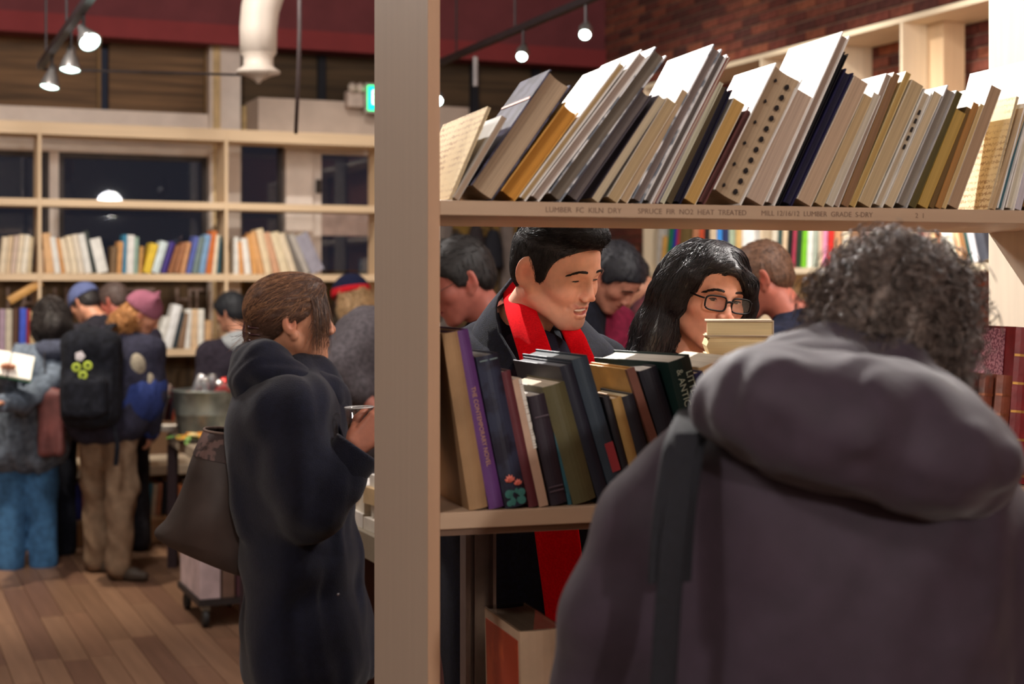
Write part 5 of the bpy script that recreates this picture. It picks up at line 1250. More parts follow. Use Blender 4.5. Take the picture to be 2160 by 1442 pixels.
# ------------------------------------------------ the woman behind the pile of books
def person_glasses():
    P = Person('woman with long black hair and black-rimmed glasses behind the lying pile of books', (.47, 3.56))
    Rm = rot(-156, -9, -7); c = Wn(1489, 622, 3.42)
    P.head(c, Rm, .97, (228, 168, 142), .0021, (176, 90, 84), 0, True, (.15, 1, .08), (40, 28, 24), .0009, True, fem=True, mouth='closed', eye=.72, w=1.03, nose=.975, jaw=.98)
    glasses(P)
    blk_ = (22, 20, 26)
    sd = Sdf().ell((0, -.022, .032), (.094, .108, .094)).ell((0, .018, .085), (.070, .055, .034), k=.03)
    for x in (-1, 1):
        sd.chain([(x*.074, -.005, .06), (x*.097, -.012, -.01), (x*.108, -.014, -.10), (x*.125, -.008, -.21), (x*.12, .01, -.27)], [.030, .036, .045, .050, .036], .03)
    sd.chain([(0, -.09, .0), (0, -.105, -.12), (0, -.10, -.24)], [.075, .085, .075], .05)
    sd.chain([(.045, .062, .078), (-.012, .082, .066), (-.052, .072, .040), (-.078, .050, -.005), (-.086, .035, -.06)], [.016, .019, .024, .026, .026], .02)
    sd.chain([(.045, .064, .078), (.072, .046, .045), (.086, .02, -.02)], [.014, .022, .026], .02)
    def cut(X, Y, Z):   # the face stays open
        return .058-np.sqrt(((X-.006)/1.0)**2+((Y-.118)/1.0)**2*.55+((Z+.012)/1.30)**2)
    def flow(p): return np.stack([np.sign(p[:, 0]+.0)*np.where(p[:, 2] > .05, .9, .12), -.1*np.ones(len(p)), -1.0*np.ones(len(p))], 1)
    def st(V, Q): return strand_field(2200, .11, flow, .03, .0008, 4, lambda v: v[:, 2] > -.02, .002, 3, 9, 0)(V, Q)+strand_field(1700, .12, flow, .10, .0008, 5, lambda v: v[:, 2] < .0, .007, 3, 12, 0)(V, Q)
    P.hair(blk_, sd, .0045, folds(.0035, 60, 4, (1, 1, .15)), (cut,), st, .36, 'hair', .3, .65)
    neck = P.hc+Rm @ A3((0, -.05, -.17)); J = limbs((.47, 3.56), 1.72, -160, neck, .06, .18, arms={'L': (Wn(1660, 960, 3.5), Wn(1600, 880, 3.28)), 'R': (Wn(1380, 980, 3.5), Wn(1450, 900, 3.28))})
    base_body(P, J, (196, 132, 100))
    m = mat('plaid', (96, 34, 42), .9, 26, .3, .2, 'z', 0, .2, 0, False, (26, 20, 26)); P.part('shirt', *jacket_sdf(J, .92, .012).mesh(.012, folds(.005, 18, 9)), m)
    P.part('trousers', *trousers_sdf(J).mesh(.024), cloth((32, 32, 42)))
    for n in 'LR': shoe_mesh(P, J, n, mat('plain', (30, 26, 26), .5))
    return P.finish()
person_glasses()

# ------------------------------------------------ the woman in the navy coat
def person_navy():
    Y0 = 3.94; bx = W(630, 612, Y0).x
    P = Person('woman in profile with pinned-up brown hair and a long hooded navy coat, holding a cup', (bx, Y0))
    Rm = rot(-76, 3, 0); c = Wn(617, 676, Y0)
    P.head(c, Rm, .955, (204, 146, 116), .0024, (170, 96, 88), 0, True, (0, 1, -.1), (70, 50, 40), .0009, True, fem=True, mouth='closed', eye=.5, w=.98, nose=1.0, jaw=.97)
    br = (92, 64, 50)
    sd = Sdf().ell((0, -.018, .036), (.086, .106, .092)).ell((0, -.058, .030), (.07, .054, .062), k=.04).ell((0, -.098, -.040), (.038, .026, .044), k=.02).ell((0, .030, .082), (.066, .062, .036), k=.03)
    cut = hairline([(-.2, -.3), (-.100, -.3), (-.088, -.075), (-.050, -.056), (-.022, -.036), (-.008, .0), (.012, .034), (.030, .052), (.048, .078), (.062, .100), (.085, .3)])
    def flow(p): return np.stack([-p[:, 0]*3.0, -1.0*np.ones(len(p)), -.45-p[:, 2]*2.0], 1)
    def bangs(V, Q, n=170, sd_=8):
        rg = np.random.default_rng(sd_); out = []
        for sx, nn in ((1, n), (-1, n)):
            u = rg.uniform(0, 1, nn)
            a = np.stack([sx*(.018+.052*u), .082-.038*u, .092-.030*u], 1)+rg.normal(size=(nn, 3))*.003
            b = np.stack([sx*(.052+.022*u), .100-.042*u+rg.normal(size=nn)*.004, .028-.010*u], 1)
            e = np.stack([sx*(.054+.026*u), .088-.050*u+rg.normal(size=nn)*.008, -.015-.085*rg.uniform(0, 1, nn)**1.3], 1)
            t = np.linspace(0, 1, 12)[None, :, None]; Pth = a[:, None]*(1-t)**2+2*b[:, None]*t*(1-t)*1.0+e[:, None]*t**2; out.append(tubes(Pth, .0010, .0004, 3))
        # loose ends at the clip
        nn = 60; a = np.tile(A3((0, -.104, -.03)), (nn, 1))+rg.normal(size=(nn, 3))*.012; e = a+np.stack([rg.normal(size=nn)*.02, -.02+rg.normal(size=nn)*.02, rg.normal(size=nn)*.03], 1)
        t = np.linspace(0, 1, 7)[None, :, None]; out.append(tubes(a[:, None]*(1-t)+e[:, None]*t+np.sin(t*5)*.004, .0007, .0003, 3)); return out
    P.hair(br, sd, .0036, folds(.0022, 75, 6, (1, .25, 1)), (cut,), lambda V, Q: strand_field(3200, .085, flow, .02, .0007, 6, None, .001, 3, 9, 0)(V, Q)+bangs(V, Q), .45, 'hair', .14, .6)
    hv, hq = sd.mesh(.0036, None, (cut,)); tv, tq = strand_field(420, .10, flow, .02, .0008, 16, lambda v: (v[:, 2] > .03) & (v[:, 1] < .09), .001, 3, 9, 0, .0026)(hv, hq)[0]; b2 = bangs(None, None, 60, 21); tv, tq = merge((tv, tq), *b2); P.part('hair_highlights', at(tv*P.hs, Rm, P.hc), tq, mat('plain', (146, 106, 78), .45, 60, .2))
    # claw clip
    cl = []
    for sx in (-1, 1):
        for k in range(4):
            a = A3((sx*.012, -.118, -.006-.018*k)); cl.append(tubes(smooth_path([a, a+A3((sx*.026, .0, -.004)), a+A3((sx*.040, .026, -.008))], 8)[None], .0042, .002, 6))
    cl.append(tubes(smooth_path([(0, -.120, .012), (0, -.129, -.03), (0, -.116, -.075)], 10)[None], .007, .005, 6)); V, Q = merge(*cl); P.part('hair_clip', at(V*P.hs, Rm, P.hc), Q, mat('plain', (70, 36, 42), .25, None, .1, 0, 'z', 0, .7))
    neck = P.hc+Rm @ A3((0, -.045, -.175))
    Yr = Y0-.20; el = Wn(668, 1070, Yr-.02); wr = Wn(750, 954, Yr)
    J = limbs((bx, Y0), 1.70, -84, neck, .075, .175, arms={'R': (el, wr), 'L': (Wn(655, 1070, Y0+.19), Wn(690, 1000, Y0+.12))})
    J['sR'] = Wn(628, 885, Y0-.15); J['sL'] = Wn(628, 885, Y0+.15)
    base_body(P, J, (196, 134, 106), False)
    t = hand(Sdf(), wr+A3((-.006, 0, .012)), (.72, .10, .62), (.25, 1, .1), [20, 26, 30, 34], 1, .98, 38); V, Q = t.mesh(.0032); P.body(V, Q, np.tile(np.array(S(196, 128, 104)), (len(V), 1)))
    t = hand(Sdf(), J['wL'], (.1, -.2, -.9), (1, 0, 0), 30, 1); V, Q = t.mesh(.006); P.body(V, Q, np.tile(np.array(S(196, 128, 104)), (len(V), 1)))
    nv = mat('cloth', (18, 20, 37), .9, 70, .14, .4, 'z', 0, .25, .15)
    f = J['f']; s = Sdf()
    def C(px, py, rx, ry, dz, dy=0, k=.05): s.ell(tuple(Wn(px, py, Y0+dy)), (rx, ry, dz), k=k)
    cols_ = [(618, 860, .135, .20), (612, 960, .150, .205), (622, 1060, .150, .20), (634, 1180, .152, .205), (648, 1310, .160, .21), (652, 1400, .162, .21)]
    for (px, py, rx, ry) in cols_: C(px, py, rx, ry, .115, 0, .08)
    for n, (sh_, e_, w_) in {'R': (Wn(628, 872, Y0-.165), el, wr), 'L': (Wn(628, 872, Y0+.165), J['eL'], J['wL'])}.items():
        s.chain([sh_, sh_*.4+e_*.6+A3((-.012, 0, 0)), e_], [.084, .074, .068], .06).chain([e_, e_*.5+w_*.5, w_-nrm(w_-e_)*.062], [.068, .060, .054], .04)
    s.cap(J['shc'], Wn(640, 800, Y0), .12, .075, .05)
    V, Q = s.mesh(.0085, folds(.0075, 19, 21), (lambda X, Y, Z: (W(0, 1432, Y0).z)-Z+0*X+0*Y,)); P.part('coat', V, Q, nv)
    cuffc = wr-(wr-el)*.05; dn = nrm(wr-el); s = Sdf().cap(cuffc-dn*.060, cuffc+dn*.03, .059, .064, .01); V, Q = s.mesh(.005, folds(.002, 30, 2), (lambda X, Y, Z: (X-cuffc[0])*dn[0]+(Y-cuffc[1])*dn[1]+(Z-cuffc[2])*dn[2]-.022,)); P.part('cuff', V, Q, nv)
    # hood lying on the shoulders, and the stand of the collar under the chin
    s = Sdf()
    s.ell(tuple(Wn(560, 770, Y0)), (.085, .135, .070), rot(0, 0, 0), k=.04).ell(tuple(Wn(532, 800, Y0)), (.055, .12, .085), k=.04).ell(tuple(Wn(528, 850, Y0)), (.034, .09, .055), k=.03)
    for dy in (-.10, .10): s.chain([Wn(558, 764, Y0+dy), Wn(618, 816, Y0+dy*1.1), Wn(676, 852, Y0+dy*.7), Wn(706, 866, Y0+dy*.35)], [.052, .050, .044, .030], .03)
    s.ell(tuple(Wn(612, 745, Y0)), (.055, .06, .07), k=.02, op='-')
    V, Q = s.mesh(.007, folds(.0075, 26, 31, (.6, 1, 1.2))); P.part('hood', V, Q, nv)
    s = Sdf()
    for k, (px, py, dy, r_) in enumerate(((668, 806, -.075, .030), (702, 822, -.045, .028), (720, 830, 0, .026), (702, 822, .045, .028), (668, 806, .075, .03))): s.ell(tuple(Wn(px, py+16, Y0+dy)), (r_*1.1, r_*1.3, .052), k=.03)
    V, Q = s.mesh(.006, folds(.004, 30, 33)); P.part('collar', V, Q, nv)
    st_ = Sdf().chain([Wn(706, 878, Y0-.115), Wn(724, 930, Y0-.12), Wn(736, 1000, Y0-.11)], [.006, .006, .006], .004); V, Q = st_.mesh(.004); P.part('coat_edge', V, Q, nv)
    b = MB().lathe([(0, 0), (.004, 0), (.004, .003), (0, .003)], 10); M_ = Matrix.Translation(W(714, 1253, Y0-.213)) @ Matrix.Rotation(R(90), 4, 'X'); P.part('snap', np.array([tuple(M_ @ Vector(v)) for v in b.V]), np.array(b.F), mat('plain', (150, 150, 160), .3, None, .05, 0, 'z', .8))
    P.part('trousers', *trousers_sdf(J, -.012).mesh(.018, folds(.004, 22, 5)), cloth((30, 30, 36), .3, .3))
    for n in 'LR': shoe_mesh(P, J, n, mat('plain', (30, 26, 26), .5))
    P.finish()
    # cup
    cc = W(760, 893, Yr+.046); cup = empty('cup', (cc.x, cc.y, cc.z-.042), (0, R(-2), 0)); tag(cup, 'clear plastic cup with pale drink held by the woman in navy', 'cup')
    MB().lathe([(0, 0), (.026, 0), (.027, .002), (.0345, .078), (.0362, .080), (.0362, .082), (.0345, .083), (.0335, .080), (.0262, .003), (0, .003)], 28).build('cup_wall', thin_glass((250, 250, 250), .10), cup, smooth=True)
    MB().lathe([(.0350, .0805), (.0368, .0810), (.0372, .0828), (.0362, .0840), (.0348, .0830), (.0350, .0805)], 28).build('rim', mat('plain', (226, 226, 226), .15, None, .02, 0, 'z', 0, .7), cup, smooth=True)
    MB().lathe([(0, .0035), (.0262, .0035), (.0296, .040), (0, .040)], 24).build('drink', thin_glass((244, 220, 160), .06), cup, smooth=True)
    # tote bag hung at her back
    Yt = Y0+.02; bag = empty('tote_bag', W(430, 1150, Yt)); tag(bag, 'large brown tote bag with a patterned band, hanging behind the woman in navy', 'bag')
    o_ = A3(W(430, 1150, Yt)); s = Sdf()
    def prof(v):  # left and right outline in pixels by v 0..1 from the mouth to the bottom
        L = smooth_path([(432, 905, 0), (408, 960, 0), (385, 1030, 0), (352, 1090, 0), (328, 1116, 0), (330, 1132, 0)], 24); Rr = smooth_path([(520, 915, 0), (526, 985, 0), (532, 1060, 0), (535, 1130, 0), (535, 1180, 0), (532, 1218, 0)], 24)
        i = min(23, int(v*23.999)); return L[i], Rr[i]
    rows = []; nR = 22; m = 28
    def brow_(v):
        L, Rr = prof(v); a = Wn(L[0], L[1], Yt); b = Wn(Rr[0], Rr[1], Yt); c_ = (a+b)/2; th = .035+.085*math.sin(PI*min(1, .12+v*.8))
        return a, b, c_, th
    for i in range(nR):
        v = i/(nR-1); a, b, c_, th = brow_(v); row_ = []
        for j in range(m):
            t_ = 2*PI*j/m; cx_ = math.copysign(abs(math.cos(t_))**.8, math.cos(t_)); p = c_+(b-a)/2*cx_+A3((0, th*math.sin(t_), 0))
            p = p+A3((0, .006*math.sin(9*v+4*cx_)*math.sin(PI*v), -.02*math.sin(PI*v)*(1-cx_*cx_)*0)); row_.append(tuple(p-o_))
        rows.append(row_)
    bot = [tuple(np.mean(A3(rows[-1]), 0)+A3((0, 0, -.012)))]*m
    brown_ = mat('plain', (62, 50, 46), .62, 7, .25, .15); MB().grid(rows+[bot], True).build('bag_body', brown_, bag, smooth=True)
    band = []
    for i in range(5):
        r0 = A3(rows[i]); cen = r0.mean(0); band.append([tuple(cen+(p-cen)*1.02+A3((0, (p-cen)[1]*.03, 0))) for p in r0])
    MB().grid(band, True).build('patterned_band', mat('print', (92, 70, 66), .6, 34, .2, .1, 'z', 0, .3, 0, False, (54, 40, 38)), bag, smooth=True)
    MB().tube([tuple(A3(p)+A3((0, 0, .002))) for p in rows[0]]+[rows[0][0]], .0035, 6, False).build('rim', mat('plain', (120, 100, 90), .5), bag)
    for dy in (-.03, .03):
        MB().tube([tuple(Wn(500, 912, Yt+dy)-o_), tuple(Wn(540, 860, Yt+.05+dy*.6)-o_), tuple(Wn(580, 815, Yt+.13)-o_), tuple(Wn(615, 790, Yt+.17)-o_)], .008, 8).build('strap', brown_, bag, smooth=True)
person_navy()

# ------------------------------------------------ the near person seen from behind
def person_hood():
    Yh = 1.90; bx = W(1700, 612, Yh).x
    P = Person('near person with curly grey-brown hair in a dark plum hooded coat, seen from behind', (bx, Yh))
    Rm = rot(-8, -22, 8); c = Wn(1880, 712, 2.07)
    P.head(c, Rm, 1.02, (196, 146, 118), .006, eyes=False, fem=True, mouth='closed', eye=0, neckdir=(-.03, -.03, -.2))
    sd = Sdf().ell((0, -.016, .030), (.094, .112, .098)).ell((-.01, -.06, -.05), (.088, .060, .075), k=.04)
    def curls(V, Q):
        rg = np.random.default_rng(12); N = vnormals(V, Q); n = 2100; i = rg.choice(np.where(V[:, 2] > -.125)[0], n); p = V[i]; nn = N[i]
        t = np.linspace(0, 1, 14)[None, :, None]; d = nn*.55+rg.normal(size=(n, 3))*.45+np.array([0, -.15, -.35]); d -= nn*np.minimum(0, (d*nn).sum(1, keepdims=True)); d /= np.linalg.norm(d, axis=1, keepdims=True)
        a = np.cross(d, rg.normal(size=(n, 3))); a /= np.linalg.norm(a, axis=1, keepdims=True); b = np.cross(d, a)
        L = rg.uniform(.030, .085, n)[:, None, None]; rad = rg.uniform(.006, .016, n)[:, None, None]; w = rg.uniform(6, 12, n)[:, None, None]; ph = rg.uniform(0, 6, n)[:, None, None]
        Pth = p[:, None]-nn[:, None]*.004+d[:, None]*t*L*(1-.35*t)-np.array([0, 0, .018])*t**2+rad*t**.5*(a[:, None]*np.cos(w*t+ph)+b[:, None]*np.sin(w*t+ph)-a[:, None]*np.cos(ph)*(1-t))
        ex = []
        for off in (-.0016, .0016): ex.append(tubes(Pth+off*b[:, None]+off*.6*a[:, None], .0008, .0004, 3))
        return ex
    P.hair((106, 92, 85), sd, .006, folds(.007, 55, 2), (), curls, .55, 'hair', .5, .45)
    neck = P.hc+Rm @ A3((-.02, -.03, -.17)); sh = Wn(1760, 960, Yh)
    Pp = []
    J = limbs((bx, Yh), 1.72, -6, Wn(1820, 800, Yh+.14), .13, .215, arms={'L': (Wn(1270, 1320, Yh+.03), Wn(1330, 1700, Yh+.12)), 'R': (Wn(2165, 1400, Yh+.03), Wn(2130, 1750, Yh+.14))})
    base_body(P, J, (196, 146, 118))
    plum = mat('plain', (52, 40, 53), .72, 30, .10, .10, 'z', 0, .35, .12)
    s = Sdf(); r, f = J['r'], J['f']
    for (px, py, rx, ry) in ((1760, 1010, .20, .13), (1755, 1120, .210, .15), (1760, 1260, .205, .155), (1750, 1420, .21, .155), (1735, 1600, .225, .155), (1730, 1800, .23, .16), (1730, 2000, .235, .165), (1730, 2160, .235, .165)): s.ell(tuple(Wn(px, py, Yh)), (rx, ry, .12), k=.08)
    s.chain([Wn(1530, 1010, Yh+.01), Wn(1385, 1120, Yh+.01), Wn(1310, 1300, Yh+.02), Wn(1290, 1480, Yh+.05), Wn(1320, 1720, Yh+.12)], [.062, .072, .070, .068, .055], .05)
    s.chain([Wn(2020, 1080, Yh+.01), Wn(2085, 1170, Yh+.01), Wn(2080, 1270, Yh+.03)], [.070, .068, .062], .04)
    s.chain([Wn(2070, 1330, Yh+.02), Wn(2130, 1440, Yh+.03), Wn(2150, 1600, Yh+.07), Wn(2130, 1750, Yh+.14)], [.066, .070, .066, .055], .035)
    s.cap(J['shc'], J['neck'], .12, .09, .05)
    V, Q = s.mesh(.0095, folds(.0075, 15, 41)); P.part('coat', V, Q, plum)
    # the hood hanging down the back, a soft tent from the nape to a wide lower rim
    s = Sdf()
    top = Wn(1785, 722, Yh+.13)
    s.chain([top, Wn(1718, 776, Yh+.06), Wn(1655, 832, Yh-.03), Wn(1570, 878, Yh-.07)], [.014, .018, .022, .022], .06)
    s.chain([top, Wn(1880, 800, Yh+.04), Wn(1975, 900, Yh-.06), Wn(2055, 990, Yh-.06)], [.022, .036, .044, .036], .06)
    s.ell(tuple(Wn(1800, 856, Yh-.05)), (.130, .160, .030), rot(0, 17, 20), k=.06).ell(tuple(Wn(1705, 846, Yh-.03)), (.075, .12, .024), rot(0, 17, -20), k=.06).ell(tuple(Wn(1712, 858, Yh-.15)), (.110, .05, .040), rot(0, 0, 14), k=.08).ell(tuple(Wn(1890, 905, Yh-.16)), (.125, .055, .054), rot(0, 0, 14), k=.08)
    s.chain([Wn(1545, 868, Yh-.10), Wn(1650, 882, Yh-.18), Wn(1790, 916, Yh-.20), Wn(1950, 962, Yh-.18), Wn(2062, 1004, Yh-.09)], [.030, .032, .034, .034, .032], .06)
    s.ell(tuple(Wn(1880, 690, Yh+.17)), (.075, .085, .085), k=.03, op='-')
    V, Q = s.mesh(.008, folds(.0045, 26, 51, (1, 1, 1.2))); P.part('hood', V, Q, plum)
    sm = Sdf().chain([Wn(1716, 830, Yh-.19), Wn(1712, 880, Yh-.22), Wn(1706, 930, Yh-.235)], [.0028]*3, .002); V, Q = sm.mesh(.003); P.part('seam', V, Q, plum)
    P.part('trousers', *trousers_sdf(J).mesh(.024), cloth((34, 32, 40)))
    for n in 'LR': shoe_mesh(P, J, n, mat('plain', (30, 26, 26), .5))
    o = P.finish()
    # shoulder bag: wide pad and webbing seen on the back
    bg = empty('shoulder_bag', Wn(1420, 1700, Yh-.2)); o_ = A3(bg.location); tag(bg, 'black shoulder bag strap with a wide pad over the plum coat', 'bag')
    bk = mat('cloth', (20, 21, 29), .85, 150, .12, .3)
    def onb(px, py, dy): return Wn(px, py, Yh+dy)-o_
    V, Q = ribbon(smooth_path([onb(1470, 870, -.03), onb(1446, 930, -.122), onb(1432, 1010, -.155), onb(1420, 1110, -.172), onb(1412, 1228, -.182)], 26), (1, .25, 0), [.026]*26, .006, 10); link('strap_pad', mesh_np('strap_pad', V, Q, True), bk, bg)
    V, Q = ribbon(smooth_path([onb(1450, 915, -.13), onb(1425, 1100, -.180), onb(1412, 1240, -.192), onb(1398, 1450, -.195), onb(1385, 1640, -.2)], 30), (1, .2, 0), [.0155]*30, .003, 8); link('strap_webbing', mesh_np('strap_webbing', V, Q, True), bk, bg)
    V, Q = Sdf().box((0, -.03, -.13), (.16, .055, .13), .03).mesh(.01, folds(.004, 18, 3)); link('bag_body', mesh_np('bag_body', V, Q, True), bk, bg)
person_hood()
# ------------------------------------------------ the other visitors
def visitor(label, base, H, yaw, head, hair, top, legs, skin=(200, 142, 114), hem=.80, arms=None, drop=.07, neckp=(0, -.05, -.17), topkw=None, fold=.008, shoe=(34, 30, 30), spec=None, sh_w=.19, mouth='closed', fem=False, hs=.95, feet=None, curl=22, slv=1.0, shoe_f=None, them=.05):
    px, py, Y, hy, hp, hr = head
    P = Person(label, base); Rm = rot(hy, hp, hr); c = Wn(px, py, Y)
    P.head(c, Rm, hs, skin, .0060, eyes=hair.get('eyes', False), eye=.45 if hair.get('eyes') else .3, fem=fem, mouth=mouth, browr=.0014)
    st = hair['style']; hc = hair['col']
    if st == 'short':
        sd = cap_sdf(hair.get('g', .006), hair.get('top', .004)); cut = hairline(SHORT)
        def flow(p): return np.stack([p[:, 0]*.5, np.where(p[:, 2] > .06, .8, .1), np.where(p[:, 2] > .06, .1, -1.0)], 1)
        P.hair(hc, sd, .0085, folds(.003, 70, 3), (cut,), strand_field(500, .022, flow, .5, .0009, 3), .6)
    elif st == 'long':
        sd = Sdf().ell((0, -.020, .032), (.090, .108, .096)).chain([(0, -.085, .0), (0, -.095, -.10), (0, -.085, -hair.get('L', .2))], [.075, .085, .062], .05)
        for x in (-1, 1): sd.chain([(x*.07, -.03, .02), (x*.078, -.03, -.08), (x*.07, -.03, -hair.get('L', .2)*.9)], [.035, .04, .03], .04)
        def flow(p): return np.stack([p[:, 0]*2, -.3*np.ones(len(p)), -1*np.ones(len(p))], 1)
        P.hair(hc, sd, .0075, folds(.008, 48, 5, (1, 1, .5)), (lambda X, Y_, Z: .060-np.sqrt(X**2+(Y_-.115)**2*.6+((Z+.02)/1.35)**2),), strand_field(1100, .09, flow, .18, .0018, 3, None, .016, 3, 9), .6)
    elif st == 'curly':
        sd = Sdf().ell((0, -.05, -.045), (.090, .078, .080)).ell((0, -.08, -.10), (.085, .06, .055), k=.04)
        def curls(V, Q):
            rg = np.random.default_rng(2); N = vnormals(V, Q); n = 480; i = rg.choice(len(V), n); p = V[i]; nn = N[i]; t = np.linspace(0, 1, 14)[None, :, None]
            a = np.cross(nn, rg.normal(size=(n, 3))); a /= np.linalg.norm(a, axis=1, keepdims=True); b = np.cross(nn, a); ph = rg.uniform(0, 6, n)[:, None, None]
            return [tubes(p[:, None]+nn[:, None]*t*.022+np.array([0, 0, -.03])*t+.010*(a[:, None]*np.cos(8*t+ph)+b[:, None]*np.sin(8*t+ph)), .0030, .0016, 4)]
        P.hair(hc, sd, .008, folds(.010, 60, 8), (), curls, .55)
    J = limbs(base, H, yaw, P.hc+Rm @ A3(neckp), drop, sh_w, arms=arms, feet=feet)
    base_body(P, J, skin, True, curl)
    Jj = dict(J)
    for n in 'LR': Jj['w'+n] = J['e'+n]+(J['w'+n]-J['e'+n])*slv
    P.part(top.get('name', 'jacket'), *jacket_sdf(Jj, hem, **(topkw or {})).mesh(.014, folds(fold, 15, int(px))), top['m'])
    P.part('trousers', *trousers_sdf(J, legs.get('g', .012), them).mesh(.017, folds(legs.get('fold', .008), 20, int(px)+1)), legs['m'])
    for n in 'LR': shoe_mesh(P, J, n, mat('plain', shoe, .6), shoe_f)
    P.J = J
    if spec: spec(P, J, Rm)
    return P.finish()
def beanie(P, col, band=None, ear=None, nm='hat', g=.014, low=.0):
    sd = Sdf().ell((0, -.016, .036), (.077+g, .099+g, .086+g)); 
    def cut(X, Y_, Z): return ((.030+low)+.35*np.maximum(Y_, -.2)*-.25-Z)+0*X
    if ear:
        for x, y, z in ear: sd.chain([(x*.4, y*.4, .09), (x, y, z)], [.040, .008], .03)
    V, Q = sd.mesh(.006, folds(.0015, 90, 2), (cut,)); P.part(nm, at(V*P.hs, P.hR, P.hc), Q, cloth(col, .4, .2, 220))
    if band:
        sd = Sdf().ell((0, -.016, .030), (.083+g, .105+g, .088+g)); V, Q = sd.mesh(.006, None, (cut, lambda X, Y_, Z: Z-(.078+low)+.0*X+0*Y_)); P.part('hat_brim', at(V*P.hs, P.hR, P.hc), Q, cloth(band, .4, .15, 220))
dk = lambda c, b=.3: cloth(c, b, .2, 40)
def bx_(px, Y): return (W(px, 612, Y).x, Y)
# grey quilted coat, reading, far left
def spec_grey(P, J, Rm):
    s = Sdf(); r, f = J['r'], J['f']; s.ell(tuple(J['neck']-f*.06-A3((0, 0, .05))), (.13, .09, .07), k=.03); V, Q = s.mesh(.009, folds(.006, 26, 4)); P.part('hood', V, Q, dk((66, 70, 86)))
visitor('woman with messy dark hair in a long grey quilted coat and jeans, reading', bx_(56, 9.16), 1.62, 24, (108, 668, 9.14, 22, -18, 0), dict(style='long', col=(34, 24, 22), L=.16),
        dict(m=cloth((100, 110, 124), .5, .28, 26), name='quilted_coat'), dict(m=cloth((62, 102, 142), .4, .18, 26), g=.02), hem=.72, arms={'L': (Wn(8, 830, 8.75), Wn(14, 790, 8.60)), 'R': (Wn(50, 850, 8.75), Wn(4, 850, 8.5))},
        topkw=dict(g=.03, hemr=.15), fold=.012, spec=spec_grey, fem=True, them=.02)
b = MB(); p = W(22, 765, 8.5); b.box(-.13, -.005, 0, .012, 0, .2).box(.005, .13, 0, .012, 0, .2)
ob = b.build('book', mat('plain', (60, 120, 90), .6), None, p-Vector((.02, 0, .08)), (R(-50), R(12), R(18))); tag(ob, 'open white-paged book held by the woman in the grey coat', 'book')
MB().box(-.125, -.004, -.012, 0, .004, .196).box(.004, .125, -.012, 0, .004, .196).build('pages', mat('plain', (236, 232, 224), .8), ob)
bag = empty('handbag', W(110, 900, 8.86)); tag(bag, 'maroon leather bag hanging from the shoulder of the grey coat', 'bag')
V, Q = Sdf().box((0, 0, .02), (.075, .05, .19), .03).ell((-.02, 0, .2), (.03, .03, .06), k=.05).mesh(.008, folds(.008, 20, 2)); link('bag_body', mesh_np('bag_body', V, Q, True), mat('plain', (104, 58, 56), .6, 9, .25, .1), bag)
V, Q = ribbon(smooth_path([(-.02, 0, .2), (-.05, .02, .36), (-.07, .12, .50), (-.05, .22, .56)], 14), (.3, -1, 0), [.016]*14, .004, 8); link('strap', mesh_np('strap', V, Q, True), mat('plain', (40, 34, 38), .6), bag)
# slate-blue cap and black trousers, behind
def spec_cap(P, J, Rm):
    beanie(P, (98, 108, 152), None, None, 'cap', .016, -.01)
    V, Q = Sdf().ell((0, .105, .030), (.062, .060, .012), rot(0, -12)).mesh(.006); P.part('cap_peak', at(V*P.hs, P.hR, P.hc), Q, cloth((98, 108, 152), .4, .2, 220))
visitor('person in a slate-blue peaked cap and black trousers behind the grey quilted coat', bx_(116, 9.66), 1.70, 50, (178, 640, 9.6, 62, -32, 0), dict(style='short', col=(40, 34, 34)),
        dict(m=dk((40, 38, 46))), dict(m=dk((26, 28, 38))), spec=spec_cap, feet=[(W(104, 612, 9.5).x, 9.5), (W(136, 612, 9.62).x, 9.62)])
# short brown hair, ruddy face
visitor('man with short brown hair and a ruddy face behind the pink-hatted visitor', bx_(272, 9.66), 1.74, 60, (240, 636, 9.64, 66, -22, 0), dict(style='short', col=(84, 66, 60), g=.007), dict(m=dk((52, 48, 62))), dict(m=dk((40, 38, 44))), skin=(190, 112, 96))
# the backpacker with the pink hat
def spec_pink(P, J, Rm):
    beanie(P, (150, 92, 112), None, [(.085, .02, .150), (-.085, .02, .150)], 'knitted_hat', .016, -.015)
    r, f = J['r'], J['f']; sh = J['shc']; sand = cloth((150, 142, 126), .3)
    s = Sdf().ell(tuple(J['sR']-r*.035-A3((0, 0, .075))-f*.085), (.055, .055, .085)); V, Q = s.mesh(.009, folds(.004, 20, 3)); P.part('sleeve_patch', V, Q, sand)
    s = Sdf().ell(tuple((J['sR']+J['eR'])/2+r*.012-f*.03-A3((0, 0, .045))), (.04, .06, .085)); V, Q = s.mesh(.009, folds(.004, 20, 3)); P.part('sleeve_patch', V, Q, sand)
    s = Sdf().ell(tuple(J['sL']-r*.02-A3((0, 0, .02))-f*.04), (.07, .06, .05)); V, Q = s.mesh(.009, folds(.004, 20, 3)); P.part('shoulder_patch', V, Q, sand)
    s = Sdf().chain([J['sR']*.6+J['shc']*.4-A3((0, 0, .26)), J['hR']+A3((0, 0, .05))], [.165, .155], .03).chain([J['eR']*.8+J['sR']*.2, J['wR']], [.078, .06], .03); V, Q = s.mesh(.01, folds(.008, 22, 5)); P.part('blue_hem', V, Q, cloth((42, 56, 110), .3))
